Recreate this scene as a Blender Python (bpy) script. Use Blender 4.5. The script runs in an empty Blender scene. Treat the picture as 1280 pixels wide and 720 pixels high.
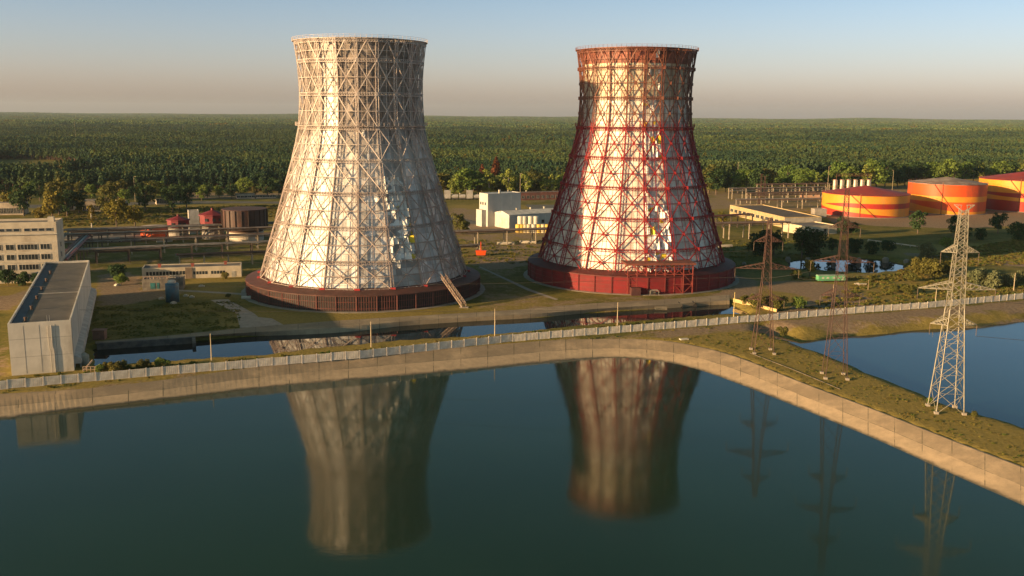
import bpy, math, random
import numpy as np
from mathutils import Vector, Matrix, noise as mnoise
random.seed(7); RNG = np.random.default_rng(7)
S = bpy.context.scene; COL = S.collection
R = math.radians
# ------------------------------------------------------------------ camera, sky, sun
FPX, PITCH, ROLL, CAMH = 1200.0, R(10.25), R(.45), 60.0
cam = bpy.data.objects.new('camera', bpy.data.cameras.new('camera')); COL.objects.link(cam)
cam.data.sensor_width = 36; cam.data.lens = 36*FPX/1280; cam.data.clip_start = 1; cam.data.clip_end = 40000
CM = Matrix.Rotation(math.pi/2-PITCH, 3, 'X') @ Matrix.Rotation(ROLL, 3, 'Z')
cam.matrix_world = Matrix.Translation((0, 0, CAMH)) @ CM.to_4x4()
S.camera = cam
SUN_EL, SUN_TRAVEL = 10.0, 28.7          # elevation; light travels this many degrees from +X towards +Y
sd = Vector((-math.cos(R(SUN_TRAVEL))*math.cos(R(SUN_EL)), -math.sin(R(SUN_TRAVEL))*math.cos(R(SUN_EL)), math.sin(R(SUN_EL))))
SKY_T = [(1.34, 1.18, 1.72, 1), (1.04, 1.0, 1.34, 1), (.66, .77, .94, 1), (.36, .56, .42, 1)]
world = bpy.data.worlds.new('World'); S.world = world; world.use_nodes = True
wn = world.node_tree.nodes; wl = world.node_tree.links
sky = wn.new('ShaderNodeTexSky'); sky.sky_type = 'NISHITA'; sky.sun_disc = False
sky.sun_elevation = R(SUN_EL); sky.sun_rotation = math.atan2(sd.x, sd.y) % (2*math.pi)
sky.altitude = 100; sky.air_density = 1.0; sky.dust_density = 1.6; sky.ozone_density = 1.5
# evening air: pinkish low down, blue-grey higher up (a tint of the sky's own light by elevation)
wg_ = wn.new('ShaderNodeNewGeometry'); wsp = wn.new('ShaderNodeSeparateXYZ'); wl.new(wg_.outputs['Incoming'], wsp.inputs[0])
wneg = wn.new('ShaderNodeMath'); wneg.operation = 'MULTIPLY'; wneg.inputs[1].default_value = -1; wl.new(wsp.outputs[2], wneg.inputs[0])
wr = wn.new('ShaderNodeValToRGB'); wl.new(wneg.outputs[0], wr.inputs[0]); wr.color_ramp.elements[0].position = 0.0; wr.color_ramp.elements[0].color = SKY_T[0]
wr.color_ramp.elements[1].position = 0.45; wr.color_ramp.elements[1].color = SKY_T[3]
for p_, c_ in ((.06, SKY_T[1]), (.16, SKY_T[2])): e_ = wr.color_ramp.elements.new(p_); e_.color = c_
wm = wn.new('ShaderNodeVectorMath'); wm.operation = 'MULTIPLY'; wl.new(sky.outputs[0], wm.inputs[0]); wl.new(wr.outputs[0], wm.inputs[1])
wl.new(wm.outputs[0], wn['Background'].inputs[0]); wn['Background'].inputs[1].default_value = 0.092
sun = bpy.data.lights.new('sun', 'SUN'); sun.energy = 5.0; sun.angle = R(.5); sun.color = (1, .645, .31)
so = bpy.data.objects.new('sun', sun); COL.objects.link(so); so.rotation_euler = sd.to_track_quat('Z', 'Y').to_euler()
so.location = (0, 0, 300)
vs = S.view_settings; vs.view_transform = 'Standard'; vs.look = 'None'; vs.exposure = 1.06; vs.gamma = 1; vs.use_curve_mapping = False
S.cycles.max_bounces = 5; S.cycles.diffuse_bounces = 2; S.cycles.glossy_bounces = 3; S.cycles.volume_bounces = 0
S.cycles.transmission_bounces = 2; S.cycles.transparent_max_bounces = 4
WATER = -2.5; HAZE = 3.2e-5

def G(px, py, z=0.0):
    "the point of the level z that the photograph shows at a pixel"
    d = CM @ Vector(((px-640)/FPX, (360-py)/FPX, -1)); t = (z-CAMH)/d.z
    return Vector((d.x*t, d.y*t, z))
def ZAT(px, py, Y):
    d = CM @ Vector(((px-640)/FPX, (360-py)/FPX, -1)); return CAMH + d.z*Y/d.y

# ------------------------------------------------------------------ materials
def nodes(name):
    m = bpy.data.materials.new(name); m.use_nodes = True
    return m, m.node_tree.nodes, m.node_tree.links, m.node_tree.nodes['Principled BSDF']
def N(n, t, **kw):
    x = n.new(t)
    for k, v in kw.items(): setattr(x, k, v)
    return x
def math_node(n, l, op, a, b=None, clamp=False):
    x = n.new('ShaderNodeMath'); x.operation = op; x.use_clamp = clamp
    for i, v in enumerate((a, b)):
        if v is None: continue
        if hasattr(v, 'type'): l.new(v, x.inputs[i])
        else: x.inputs[i].default_value = v
    return x.outputs[0]
def mixc(n, l, f, a, b, mode='MIX'):
    x = n.new('ShaderNodeMix'); x.data_type = 'RGBA'; x.blend_type = mode
    for i, v in ((0, f), (6, a), (7, b)):
        if hasattr(v, 'type'): l.new(v, x.inputs[i])
        elif i == 0: x.inputs[0].default_value = v
        else: x.inputs[i].default_value = (*v[:3], 1)
    return x.outputs[2]
def ramp(n, l, v, a, b):
    x = n.new('ShaderNodeMapRange'); x.interpolation_type = 'SMOOTHSTEP'; l.new(v, x.inputs[0])
    x.inputs[1].default_value = a; x.inputs[2].default_value = b; return x.outputs[0]
def noise_tex(n, l, scale, detail=5, stretch=(1, 1, 1), coord='Object', rough=.6):
    tc = n.new('ShaderNodeTexCoord'); mp = n.new('ShaderNodeMapping'); mp.inputs['Scale'].default_value = stretch
    if coord == 'World':
        g = n.new('ShaderNodeNewGeometry'); l.new(g.outputs['Position'], mp.inputs[0])
    else: l.new(tc.outputs[coord], mp.inputs[0])
    t = n.new('ShaderNodeTexNoise'); t.inputs['Scale'].default_value = scale; t.inputs['Detail'].default_value = detail
    t.inputs['Roughness'].default_value = rough; l.new(mp.outputs[0], t.inputs['Vector']); return t.outputs[0]
MATS = {}
def mat(name, c1, c2=None, scale=.4, rough=.8, metal=0., bump=.0, stretch=(1, 1, 1), dirt=None, lo=.35, hi=.65, dirt_scale=.12):
    if name in MATS: return MATS[name]
    m, n, l, b = nodes(name); b.inputs['Roughness'].default_value = rough; b.inputs['Metallic'].default_value = metal
    if c2 is None: c2 = tuple(v*.72 for v in c1)
    t = noise_tex(n, l, scale, 7, stretch)
    c = mixc(n, l, ramp(n, l, t, lo, hi), c1, c2)
    if dirt:
        t2 = noise_tex(n, l, dirt_scale, 8, (1, 1, .35), rough=.7)
        c = mixc(n, l, math_node(n, l, 'MULTIPLY', ramp(n, l, t2, .5, .7), .75), c, dirt)
    l.new(c, b.inputs['Base Color'])
    if bump:
        bm = n.new('ShaderNodeBump'); bm.inputs['Distance'].default_value = bump; l.new(t, bm.inputs['Height']); l.new(bm.outputs[0], b.inputs['Normal'])
    MATS[name] = m; return m

# ------------------------------------------------------------------ mesh building
class MB:
    def __init__(s): s.V = []; s.F = []; s.MI = []; s.mi = 0
    def face(s, pts):
        i = len(s.V); s.V += [tuple(p) for p in pts]; s.F.append(tuple(range(i, i+len(pts)))); s.MI.append(s.mi)
    def hull8(s, c):
        i = len(s.V); s.V += [tuple(p) for p in c]
        for f in ((0,3,2,1),(4,5,6,7),(0,1,5,4),(1,2,6,5),(2,3,7,6),(3,0,4,7)): s.F.append(tuple(i+k for k in f)); s.MI.append(s.mi)
        return s
    def box(s, x0, x1, y0, y1, z0, z1):
        return s.hull8([(x0,y0,z0),(x1,y0,z0),(x1,y1,z0),(x0,y1,z0),(x0,y0,z1),(x1,y0,z1),(x1,y1,z1),(x0,y1,z1)])
    def bar(s, p, q, w, h=None):
        p = Vector(p); q = Vector(q); d = q-p
        if d.length < 1e-6: return s
        d.normalize(); h = h or w
        a = d.cross(Vector((0, 0, 1)))
        if a.length < .05: a = Vector((1, 0, 0))
        a.normalize(); b = d.cross(a); a = a*w/2; b = b*h/2
        return s.hull8([p-a-b, p+a-b, p+a+b, p-a+b, q-a-b, q+a-b, q+a+b, q-a+b])
    def cyl(s, p, q, r0, r1=None, n=12, caps=True):
        p = Vector(p); q = Vector(q); r1 = r0 if r1 is None else r1; d = (q-p).normalized()
        a = d.cross(Vector((0, 0, 1)))
        if a.length < .05: a = Vector((1, 0, 0))
        a.normalize(); b = d.cross(a); i = len(s.V)
        for c, r in ((p, r0), (q, r1)):
            for k in range(n):
                t = 2*math.pi*k/n; s.V.append(tuple(c+a*math.cos(t)*r+b*math.sin(t)*r))
        for k in range(n): s.F.append((i+k, i+(k+1) % n, i+n+(k+1) % n, i+n+k)); s.MI.append(s.mi)
        if caps:
            s.F.append(tuple(i+k for k in reversed(range(n)))); s.MI.append(s.mi)
            s.F.append(tuple(i+n+k for k in range(n))); s.MI.append(s.mi)
        return s
    def tube(s, pts, r, n=5):
        for a, b in zip(pts, pts[1:]): s.cyl(a, b, r, r, n, False)
        return s
    def lathe(s, prof, n=32):
        i = len(s.V)
        for r, z in prof:
            for k in range(n): t = 2*math.pi*k/n; s.V.append((r*math.cos(t), r*math.sin(t), z))
        for j in range(len(prof)-1):
            for k in range(n):
                a = i+j*n+k; b = i+j*n+(k+1) % n; s.F.append((a, b, b+n, a+n)); s.MI.append(s.mi)
        return s
    def mesh(s, name, mats, smooth=False):
        me = bpy.data.meshes.new(name); me.from_pydata(s.V, [], s.F); me.validate()
        for m in (mats if isinstance(mats, (list, tuple)) else [mats]): me.materials.append(m)
        if any(s.MI): me.polygons.foreach_set('material_index', s.MI[:len(me.polygons)])
        if smooth: me.polygons.foreach_set('use_smooth', [True]*len(me.polygons))
        me.update(); return me
    def build(s, name, mats, parent=None, smooth=False):
        o = bpy.data.objects.new(name, s.mesh(name, mats, smooth)); COL.objects.link(o)
        if parent is not None: o.parent = parent
        return o
def tag(o, label=None, cat=None, group=None, kind=None):
    for k, v in (('label', label), ('category', cat), ('group', group), ('kind', kind)):
        if v: o[k] = v
    return o
def thing(name, label, cat, loc=(0, 0, 0), rz=0., group=None):
    o = bpy.data.objects.new(name, None); COL.objects.link(o); o.location = loc; o.rotation_euler = (0, 0, rz); o.empty_display_size = .5
    return tag(o, label, cat, group)
def single(name, mb, m, label, cat, loc=(0, 0, 0), rz=0., group=None, smooth=False):
    o = mb.build(name, m, None, smooth); o.location = loc; o.rotation_euler = (0, 0, rz); return tag(o, label, cat, group)
def copy_tree(o, parent=None):
    c = o.copy(); COL.objects.link(c); c.parent = parent
    for ch in o.children: copy_tree(ch, c)
    return c

# ------------------------------------------------------------------ outlines of land and water (level points)
def W(pts, z=0.): return [G(x, y, z) for x, y in pts]
RES_TOP = [(-120,499),(0,493),(100,487),(200,476),(300,462),(400,450),(500,441),(600,433),(700,425),(780,423.5),(820,425),(860,430),(920,445),(1000,478),(1100,515),(1200,555),(1280,585),(1400,634)]
RES_WATER = [(-120,533),(0,524),(100,510),(200,499),(300,487),(400,478),(500,470),(600,461),(700,451),(760,446.5),(820,450),(870,460),(940,486),(1000,510),(1100,551),(1200,597),(1280,632),(1400,690)]
CANAL_FAR = [(119,432),(180,427),(239,423.5),(300,420.5),(365,419),(431,415.6),(500,407.5),(566,403),(620,400),(678,397),(724,392),(780,388),(837,385.5),(871,382.5),(912,380)]
CANAL_NEAR = [(940,390),(900,391),(827,396.5),(715,405.5),(640,413.5),(581,418.5),(500,423),(384,434),(330,441),(260,445),(200,449),(150,453),(121,456)]
LAKE = [(965,417),(975,420.5),(990,425),(1001,428.5),(1024,424),(1053,420.5),(1080,419.5),(1140,413),(1221,409.5),(1280,401),(1450,380),(1500,560),(1400,572),(1280,538),(1205,516),(1152,494),(1080,465),(1053,454),(1024,443),(999,434),(980,428),(966,423)]
POND = [(984,324),(1000,321),(1024,320),(1050,320.5),(1080,320),(1108,322),(1134,329),(1135,333),(1118,338.5),(1098,340),(1080,341),(1040,338.5),(1012,337),(990,336),(982,331)]
POOL2 = []
res_top = W(RES_TOP); res_poly = [Vector((-700, 150, 0)), ] + res_top + [Vector((420, 10, 0)), Vector((900, -500, 0)), Vector((900, -900, 0)), Vector((-900, -900, 0)), Vector((-900, 120, 0))]
CW = -1.3
CANAL_IN = [(119,430),(180,425),(239,421.2),(300,416),(365,413),(431,409),(500,402),(566,397.8),(620,395),(678,392),(724,387.5),(780,384),(837,380.5),(871,378),(912,375)]
canal_poly = W(CANAL_IN+CANAL_NEAR, 0); lake_poly = W(LAKE, WATER); PW = -1.2; pond_poly = W(POND, -.3)
def sdist(P, poly):
    "signed distance of points P (n,2) to a closed outline, negative inside"
    q = np.array([(v[0], v[1]) for v in poly]); x, y = P[:, 0], P[:, 1]
    best = np.full(len(P), 1e18); ins = np.zeros(len(P), bool)
    for a, b in zip(q, np.roll(q, -1, 0)):
        e = b-a; L = max(e@e, 1e-9); t = np.clip(((x-a[0])*e[0]+(y-a[1])*e[1])/L, 0, 1)
        best = np.minimum(best, (x-a[0]-t*e[0])**2+(y-a[1]-t*e[1])**2)
        c = (a[1] > y) != (b[1] > y)
        with np.errstate(divide='ignore', invalid='ignore'):
            ins ^= c & (x < (b[0]-a[0])*(y-a[1])/(b[1]-a[1] if b[1] != a[1] else 1e-9)+a[0])
    return np.where(ins, -1, 1)*np.sqrt(best)
def hill(x, y): return np.clip((y-6500)/3500, 0, 1)*(14+9*np.sin(x*.0013+y*.0004)*np.cos(x*.00051+1)+6*np.sin(x*.0037+1.3)*np.cos(y*.0019))
def ground_z(P):
    n1 = np.sin(P[:, 0]*.21)*np.cos(P[:, 1]*.17)*.6+np.sin(P[:, 0]*.47+1)*np.sin(P[:, 1]*.39)*.5
    z = -np.clip(-sdist(P, res_poly)*1.1, 0, 6)
    z = np.minimum(z, np.clip((sdist(P, canal_poly)-1.3)*1.4, -4, 0))
    z = np.minimum(z, np.clip(WATER+(sdist(P, lake_poly)+n1)*.42, -5, 0))
    z = np.minimum(z, np.clip((sdist(P, pond_poly)+n1-1)*.7, -4, 0))
    return z
# ------------------------------------------------------------------ ground sheet
def axis(lo, a, b, hi, step, grow=1.22):
    v = list(np.arange(a, b+1e-6, step)); s = step; x = a
    left = []
    while x > lo: s *= grow; x -= s; left.append(x)
    s = step; x = v[-1]; right = []
    while x < hi: s *= grow; x += s; right.append(x)
    return np.array(left[::-1]+v+right)
gx = axis(-16000, -240, 330, 16000, 2.0); gy = axis(-1200, 150, 470, 20000, 2.0, 1.03)
GX, GY = np.meshgrid(gx, gy); P = np.stack([GX.ravel(), GY.ravel()], 1)
Zg = ground_z(P)
near = (np.abs(P[:, 0]) < 700) & (P[:, 1] < 900)
Zg = Zg + hill(P[:, 0], P[:, 1])
nx, ny = len(gx), len(gy)
idx = np.arange(nx*ny).reshape(ny, nx)
F = np.stack([idx[:-1, :-1].ravel(), idx[:-1, 1:].ravel(), idx[1:, 1:].ravel(), idx[1:, :-1].ravel()], 1)
me = bpy.data.meshes.new('ground'); me.vertices.add(nx*ny); me.loops.add(F.size); me.polygons.add(len(F))
me.vertices.foreach_set('co', np.stack([P[:, 0], P[:, 1], Zg], 1).ravel())
me.loops.foreach_set('vertex_index', F.ravel().astype(np.int32)); me.polygons.foreach_set('loop_start', (np.arange(len(F))*4).astype(np.int32))
me.update(); me.validate()
def zone(polys, soft=3.):
    v = np.zeros(len(P))
    for pl, amt in polys:
        w = W(pl); v = np.maximum(v, amt*np.clip(.5-sdist(P, w)/(2*soft), 0, 1))
    return v
DIRT = [
 ([(-60,493),(0,490),(117,482),(240,465),(330,459),(450,449),(640,428),(800,415),(1040,395),(1160,386),(1280,374),(1400,364),(1400,380),(1280,389),(1170,398),(1060,410),(1000,410),(900,418),(820,424),(700,426),(500,442),(300,464),(100,489),(-60,498)], .62),
 ([(800,415),(1040,395),(1160,386),(1280,375),(1420,363),(1420,372),(1280,385),(1170,394),(1060,402),(960,409),(830,420)], .95),
 ([(1010,424),(1053,416),(1140,404),(1220,398),(1290,388),(1400,372),(1400,386),(1290,410),(1221,419),(1140,424),(1053,431),(1001,438),(980,428)], .85),
 ([(120,366),(118,345),(150,338),(180,345),(180,362),(240,364),(200,374),(160,381),(122,382)], .85),
 ([(-40,390),(-40,372),(15,368),(50,350),(58,356),(15,388)], .8),
 ([(0,420),(12,415),(12,470),(-20,476)], .7),
 ([(555,262),(600,270),(640,284),(700,290),(700,294),(570,290),(560,275)], .75),
 ([(556,258),(606,262),(606,292),(700,292),(728,300),(690,318),(600,316),(566,296)], .62),([(880,243),(1035,240),(1035,266),(960,262),(885,262)], .6),([(560,312),(660,312),(668,345),(610,350),(580,330)], .5),
 ([(590,322),(670,320),(668,330),(640,336),(600,338)], .9),
 ([(600,352),(640,356),(664,366),(720,372),(900,366),(930,356),(970,352),(960,364),(915,372),(860,378),(700,390),(600,398),(590,376)], .5),
 ([(910,340),(950,352),(950,372),(918,374),(880,372),(914,358)], .85),
 ([(948,352),(1010,350),(1060,358),(1090,370),(1100,382),(1040,392),(950,396),(985,384),(1010,372),(960,362)], .85),
 ([(1030,268),(1280,262),(1400,256),(1400,280),(1280,282),(1200,286),(1100,283),(1040,278)], .95),
 ([(225,240),(370,241),(370,249),(220,249)], .7),([(230,266),(340,262),(345,272),(240,274)], .5),
 ([(100,272),(230,266),(235,271),(100,279)], .55),
 ([(885,254),(940,250),(940,258),(885,262)], .7),
 ([(1130,315),(1280,328),(1400,336),(1400,341),(1280,334),(1128,319)], .9),
 ([(600,240),(730,241),(730,252),(600,256)], .5),([(690,262),(720,262),(720,276),(685,276)], .6),
 ([(880,240),(1130,232),(1280,226),(1400,224),(1400,232),(1230,238),(1130,246),(900,256)], .6),
 ([(340,300),(80,305),(80,340),(120,342),(330,318)], .45),
 ([(570,296),(720,296),(700,306),(575,308)], .45),
]
DRY = [
 ([(70,262),(240,256),(340,262),(340,290),(80,290)], .9), ([(1130,318),(1280,300),(1400,290),(1400,330),(1280,328)], 1.),
 ([(120,384),(-20,384),(-40,300),(100,350),(180,352)], .5), ([(940,345),(1280,345),(1280,368),(950,392)], .45),
 ([(560,255),(700,258),(720,300),(560,320)], .5), ([(300,405),(320,390),(600,388),(660,370),(700,380),(500,402),(350,410)], .55),
 ([(240,352),(302,346),(330,360),(320,372),(250,364)], .8), ([(880,225),(1400,215),(1400,300),(900,262)], .5),
 ([(820,424),(960,408),(1280,390),(1280,402),(1050,420),(990,440),(1280,540),(1400,590),(1280,580),(1000,476),(900,436)], .75),
 ([(0,470),(640,415),(640,440),(0,495)], .6),
]
PAVE = [
 ([(690,272),(720,272),(720,280),(700,281)], .9), ([(655,256),(722,256),(722,263),(670,264)], 1.),
 ([(545,266),(600,277),(600,281),(560,276)], .8),([(-40,255),(60,256),(220,251),(370,252),(370,254.5),(220,254.5),(60,260),(-40,260)], .9),
]
for nm, z in (('dirt', zone(DIRT, 2.5)), ('dry', zone(DRY, 12)), ('pave', zone(PAVE, 1.5))):
    at = me.attributes.new(nm, 'FLOAT', 'POINT'); at.data.foreach_set('value', z.astype(np.float32))
def ground_material():
    m, n, l, b = nodes('ground'); b.inputs['Roughness'].default_value = .95; b.inputs['Specular IOR Level'].default_value = .1
    def attr(a): x = N(n, 'ShaderNodeAttribute'); x.attribute_name = a; return x.outputs['Fac']
    big = noise_tex(n, l, .018, 6, coord='World'); mid = noise_tex(n, l, .11, 8, coord='World', rough=.7); fine = noise_tex(n, l, .9, 6, coord='World', rough=.75)
    dryf = math_node(n, l, 'ADD', math_node(n, l, 'ADD', .16, math_node(n, l, 'MULTIPLY', attr('dry'), .5)), math_node(n, l, 'ADD', math_node(n, l, 'MULTIPLY', big, .45), math_node(n, l, 'MULTIPLY', mid, .55)))
    g = mixc(n, l, ramp(n, l, fine, .35, .7), (.055, .070, .014), (.115, .125, .026))
    d = mixc(n, l, ramp(n, l, fine, .3, .7), (.20, .155, .040), (.31, .235, .07))
    c = mixc(n, l, ramp(n, l, dryf, .5, .86), g, d)
    ds = mixc(n, l, ramp(n, l, fine, .3, .7), (.19, .13, .085), (.33, .25, .17))
    df = math_node(n, l, 'ADD', attr('dirt'), math_node(n, l, 'MULTIPLY', math_node(n, l, 'SUBTRACT', mid, .5), 1.5))
    df2 = math_node(n, l, 'ADD', df, math_node(n, l, 'MULTIPLY', math_node(n, l, 'SUBTRACT', fine, .5), .5))
    c = mixc(n, l, ramp(n, l, df2, .4, .72), c, ds)
    pv = mixc(n, l, ramp(n, l, mid, .3, .7), (.11, .11, .11), (.17, .165, .155))
    c = mixc(n, l, ramp(n, l, math_node(n, l, 'ADD', attr('pave'), math_node(n, l, 'MULTIPLY', math_node(n, l, 'SUBTRACT', mid, .5), .5)), .4, .6), c, pv)
    l.new(c, b.inputs['Base Color'])
    bm = N(n, 'ShaderNodeBump'); bm.inputs['Distance'].default_value = .35; bm.inputs['Strength'].default_value = .8; l.new(fine, bm.inputs['Height']); l.new(bm.outputs[0], b.inputs['Normal'])
    return m
me.materials.append(ground_material())
gr = bpy.data.objects.new('ground', me); COL.objects.link(gr); tag(gr, kind='structure')

# ------------------------------------------------------------------ water
def water_material(name, body, rough=.06, bump=.02, scale=.35):
    m, n, l, b = nodes(name); b.inputs['Roughness'].default_value = rough; b.inputs['IOR'].default_value = 1.333
    b.inputs['Specular IOR Level'].default_value = .5
    t0 = noise_tex(n, l, .012, 4, coord='World'); l.new(mixc(n, l, ramp(n, l, t0, .3, .7), body, tuple(v*.7 for v in body)), b.inputs['Base Color'])
    t = noise_tex(n, l, scale, 4, (1, 1.6, 1), coord='World'); t2 = noise_tex(n, l, .03, 3, coord='World')
    h = math_node(n, l, 'MULTIPLY', t, ramp(n, l, t2, .3, .75))
    wv = N(n, 'ShaderNodeMapRange'); l.new(noise_tex(n, l, .02, 5, (1, 2.2, 1), coord='World'), wv.inputs[0]); wv.inputs[1].default_value = .4; wv.inputs[2].default_value = .75; wv.inputs[3].default_value = rough; wv.inputs[4].default_value = rough+.06; l.new(wv.outputs[0], b.inputs['Roughness'])
    bm = N(n, 'ShaderNodeBump'); bm.inputs['Distance'].default_value = bump; l.new(h, bm.inputs['Height']); l.new(bm.outputs[0], b.inputs['Normal'])
    return m
def sheet(name, pts, z, m):
    mb = MB(); mb.face([(p[0], p[1], z) for p in pts]); o = mb.build(name, m); tag(o, kind='structure'); return o
def grow(poly, d):
    c = sum((Vector(p) for p in poly), Vector())/len(poly); q = [Vector(p) for p in poly]; out = []
    area = sum(a.x*b.y-b.x*a.y for a, b in zip(q, q[1:]+q[:1])); sgn = 1 if area > 0 else -1
    for i, p in enumerate(q):
        t = (q[(i+1) % len(q)]-q[i-1]); t.z = 0; t.normalize(); out.append(p+Vector((t.y, -t.x, 0))*d*sgn)
    return out
wat = water_material('reservoir_water', (.016, .041, .025), .05, .008)
res_w = [Vector((-900, 400, 0))]
sheet('reservoir_water', [Vector((-1500, 150, 0))]+res_top+[Vector((420, 10, 0)), Vector((1500, -900, 0)), Vector((-1500, -900, 0))], WATER, wat)
wat2 = water_material('canal_water', (.008, .018, .022), .02, .006)
sheet('canal_water', grow(canal_poly, 1.), CW, wat2)
sheet('lake_water', grow(lake_poly, 4.), WATER+.002, water_material('lake_water', (.012, .04, .055), .05, .012))
sheet('pond_water', grow(pond_poly, 1.5), PW, wat2)

# ------------------------------------------------------------------ concrete banks
def slab_material(name, c1, c2, joint):
    m, n, l, b = nodes(name); b.inputs['Roughness'].default_value = .9
    t = noise_tex(n, l, .35, 9, coord='World', rough=.75); t2 = noise_tex(n, l, .05, 5, coord='World')
    c = mixc(n, l, ramp(n, l, t, .3, .7), c1, c2); c = mixc(n, l, math_node(n, l, 'MULTIPLY', ramp(n, l, t2, .5, .72), .6), c, tuple(v*.6 for v in c2))
    uv = N(n, 'ShaderNodeUVMap'); sep = N(n, 'ShaderNodeSeparateXYZ'); l.new(uv.outputs[0], sep.inputs[0])
    old = math_node(n, l, 'MULTIPLY', math_node(n, l, 'LESS_THAN', sep.outputs[1], 5.25), ramp(n, l, noise_tex(n, l, .09, 6, coord='World', rough=.7), .3, .6))
    c = mixc(n, l, math_node(n, l, 'MULTIPLY', old, .75), c, tuple(v*.62 for v in c2))
    def line(v, per, w):
        f = math_node(n, l, 'FRACT', math_node(n, l, 'DIVIDE', v, per)); return math_node(n, l, 'LESS_THAN', f, w)
    j = math_node(n, l, 'MAXIMUM', line(sep.outputs[0], joint, .03), line(sep.outputs[1], 5.2, .03))
    jn = math_node(n, l, 'MULTIPLY', j, ramp(n, l, noise_tex(n, l, .25, 4, coord='World'), .38, .6))
    c = mixc(n, l, math_node(n, l, 'MULTIPLY', jn, .9), c, (.09, .08, .05))
    # damp, algae-dark stain at the waterline: a real stain band at its own height
    g = N(n, 'ShaderNodeNewGeometry'); s2 = N(n, 'ShaderNodeSeparateXYZ'); l.new(g.outputs['Position'], s2.inputs[0])
    wz = math_node(n, l, 'ADD', s2.outputs[2], math_node(n, l, 'MULTIPLY', math_node(n, l, 'SUBTRACT', t, .5), .8))
    c = mixc(n, l, ramp(n, l, wz, WATER+.35, WATER), c, (.07, .065, .05))
    l.new(c, b.inputs['Base Color'])
    bm = N(n, 'ShaderNodeBump'); bm.inputs['Distance'].default_value = .06; l.new(t, bm.inputs['Height']); l.new(bm.outputs[0], b.inputs['Normal'])
    return m
def resample(pts, step):
    out = [pts[0]]
    for a, b in zip(pts, pts[1:]):
        n_ = max(1, int((b-a).length/step)); out += [a.lerp(b, (k+1)/n_) for k in range(n_)]
    return out
def smooth_line(pts, it=2):
    for _ in range(it):
        q = [pts[0]]
        for a, b in zip(pts, pts[1:]): q += [a.lerp(b, .25), a.lerp(b, .75)]
        pts = q+[pts[-1]]
    return pts
def ribbon(name, lines, m, uvrows):
    "lines: rows of equally many points, from far/top to near/bottom"
    n_ = len(lines[0]); V = [tuple(p) for r_ in lines for p in r_]; F_ = []; 
    for j in range(len(lines)-1):
        for k in range(n_-1): F_.append((j*n_+k, (j+1)*n_+k, (j+1)*n_+k+1, j*n_+k+1))
    me_ = bpy.data.meshes.new(name); me_.from_pydata(V, [], F_); uv = me_.uv_layers.new(name='UVMap')
    L = [0]
    for a, b in zip(lines[0], lines[0][1:]): L.append(L[-1]+(Vector(b)-Vector(a)).length)
    for lp in me_.loops:
        r_, k = divmod(lp.vertex_index, n_); uv.data[lp.index].uv = (L[k], uvrows[r_])
    me_.materials.append(m); o = bpy.data.objects.new(name, me_); COL.objects.link(o); tag(o, kind='structure'); return o
def by_x(a_px, b_px, za, zb, n_=220):
    xs = np.linspace(a_px[0][0], a_px[-1][0], n_)
    def f(pp, z):
        ys = np.interp(xs, [p[0] for p in pp], [p[1] for p in pp]); k = np.ones(9)/9
        ys = np.convolve(np.pad(ys, 4, mode='edge'), k, 'valid'); return [G(x, y, z) for x, y in zip(xs, ys)]
    return f(a_px, za), f(b_px, zb)
top, wl_ = by_x(RES_TOP, RES_WATER, .06, WATER)
low = [w+(w-t)*.35 for t, w in zip(top, wl_)]; back = [t+(t-w)*.06+Vector((0, 0, -.02)) for t, w in zip(top, wl_)]
for b_ in back: b_.z = .03
slab = slab_material('embankment_concrete', (.46, .345, .225), (.31, .24, .16), 7.4)
Ls = [(w-t).length for t, w in zip(top, wl_)]; La = sum(Ls)/len(Ls)
ribbon('concrete_embankment', [back, top, wl_, low], slab, [-.8, .3, 10.3, 14.])
# canal side: level concrete apron, then the slope into the canal
apron = slab_material('apron_concrete', (.38, .31, .21), (.27, .22, .155), 6.)
AP_OUT = [(119,427),(180,422),(239,417),(300,410),(365,405),(431,400),(500,396),(566,392),(620,389),(678,384.5),(724,380),(780,377),(837,374),(871,371),(912,368)]
AP_IN = [(119,430),(180,425),(239,421.2),(300,416),(365,413),(431,409),(500,402),(566,397.8),(620,395),(678,392),(724,387.5),(780,384),(837,380.5),(871,378),(912,375)]
o1, i1 = by_x(AP_OUT, AP_IN, .05, .055, 120); _, w1 = by_x(AP_OUT, CANAL_FAR, .05, CW, 120)
low1 = [w+(w-t)*.3 for t, w in zip(i1, w1)]
ribbon('canal_bank', [o1, i1, w1, low1], apron, [0, 5.3, 9, 10])
# near the pump house the canal has a dark sheer quay wall
qa, qb = G(121, 431, 0), G(242, 423, 0)
dq = (qb-qa).normalized(); nq = Vector((-dq.y, dq.x, 0))
MB_ = MB(); MB_.bar(qa+nq*.2+Vector((0, 0, -1.6)), qb+nq*.2+Vector((0, 0, -1.6)), 1.0, 4.0); MB_.bar(qb+Vector((0, 0, -1.2)), qb-nq*5+Vector((0, 0, -1.9)), .9, 3.6)
quay = MB_.build('quay_wall', mat('quay_concrete', (.16, .14, .12), (.08, .075, .07), .6, bump=.05)); tag(quay, 'dark sheer concrete quay wall along the canal beside the pump house', 'wall')
# paved ways round the left tower
pavem = mat('path_concrete', (.33, .29, .24), (.24, .21, .18), .5, bump=.03)
def path(pl, z=.012, name='path'):
    o = sheet(name, W(pl), z, pavem); return o
path([(263,375),(285,374),(318,392),(326,399),(312,403),(300,394)])
path([(296,394),(340,398),(356,407),(300,410)], .016)
path([(239,416.5),(300,411),(300,414),(239,420)], .02)
path([(224,362),(302,366.5),(301,368.5),(224,364)], .02)
path([(598,333.5),(600,333),(664,362),(698,374),(694,375),(659,363)], .012)
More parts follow.
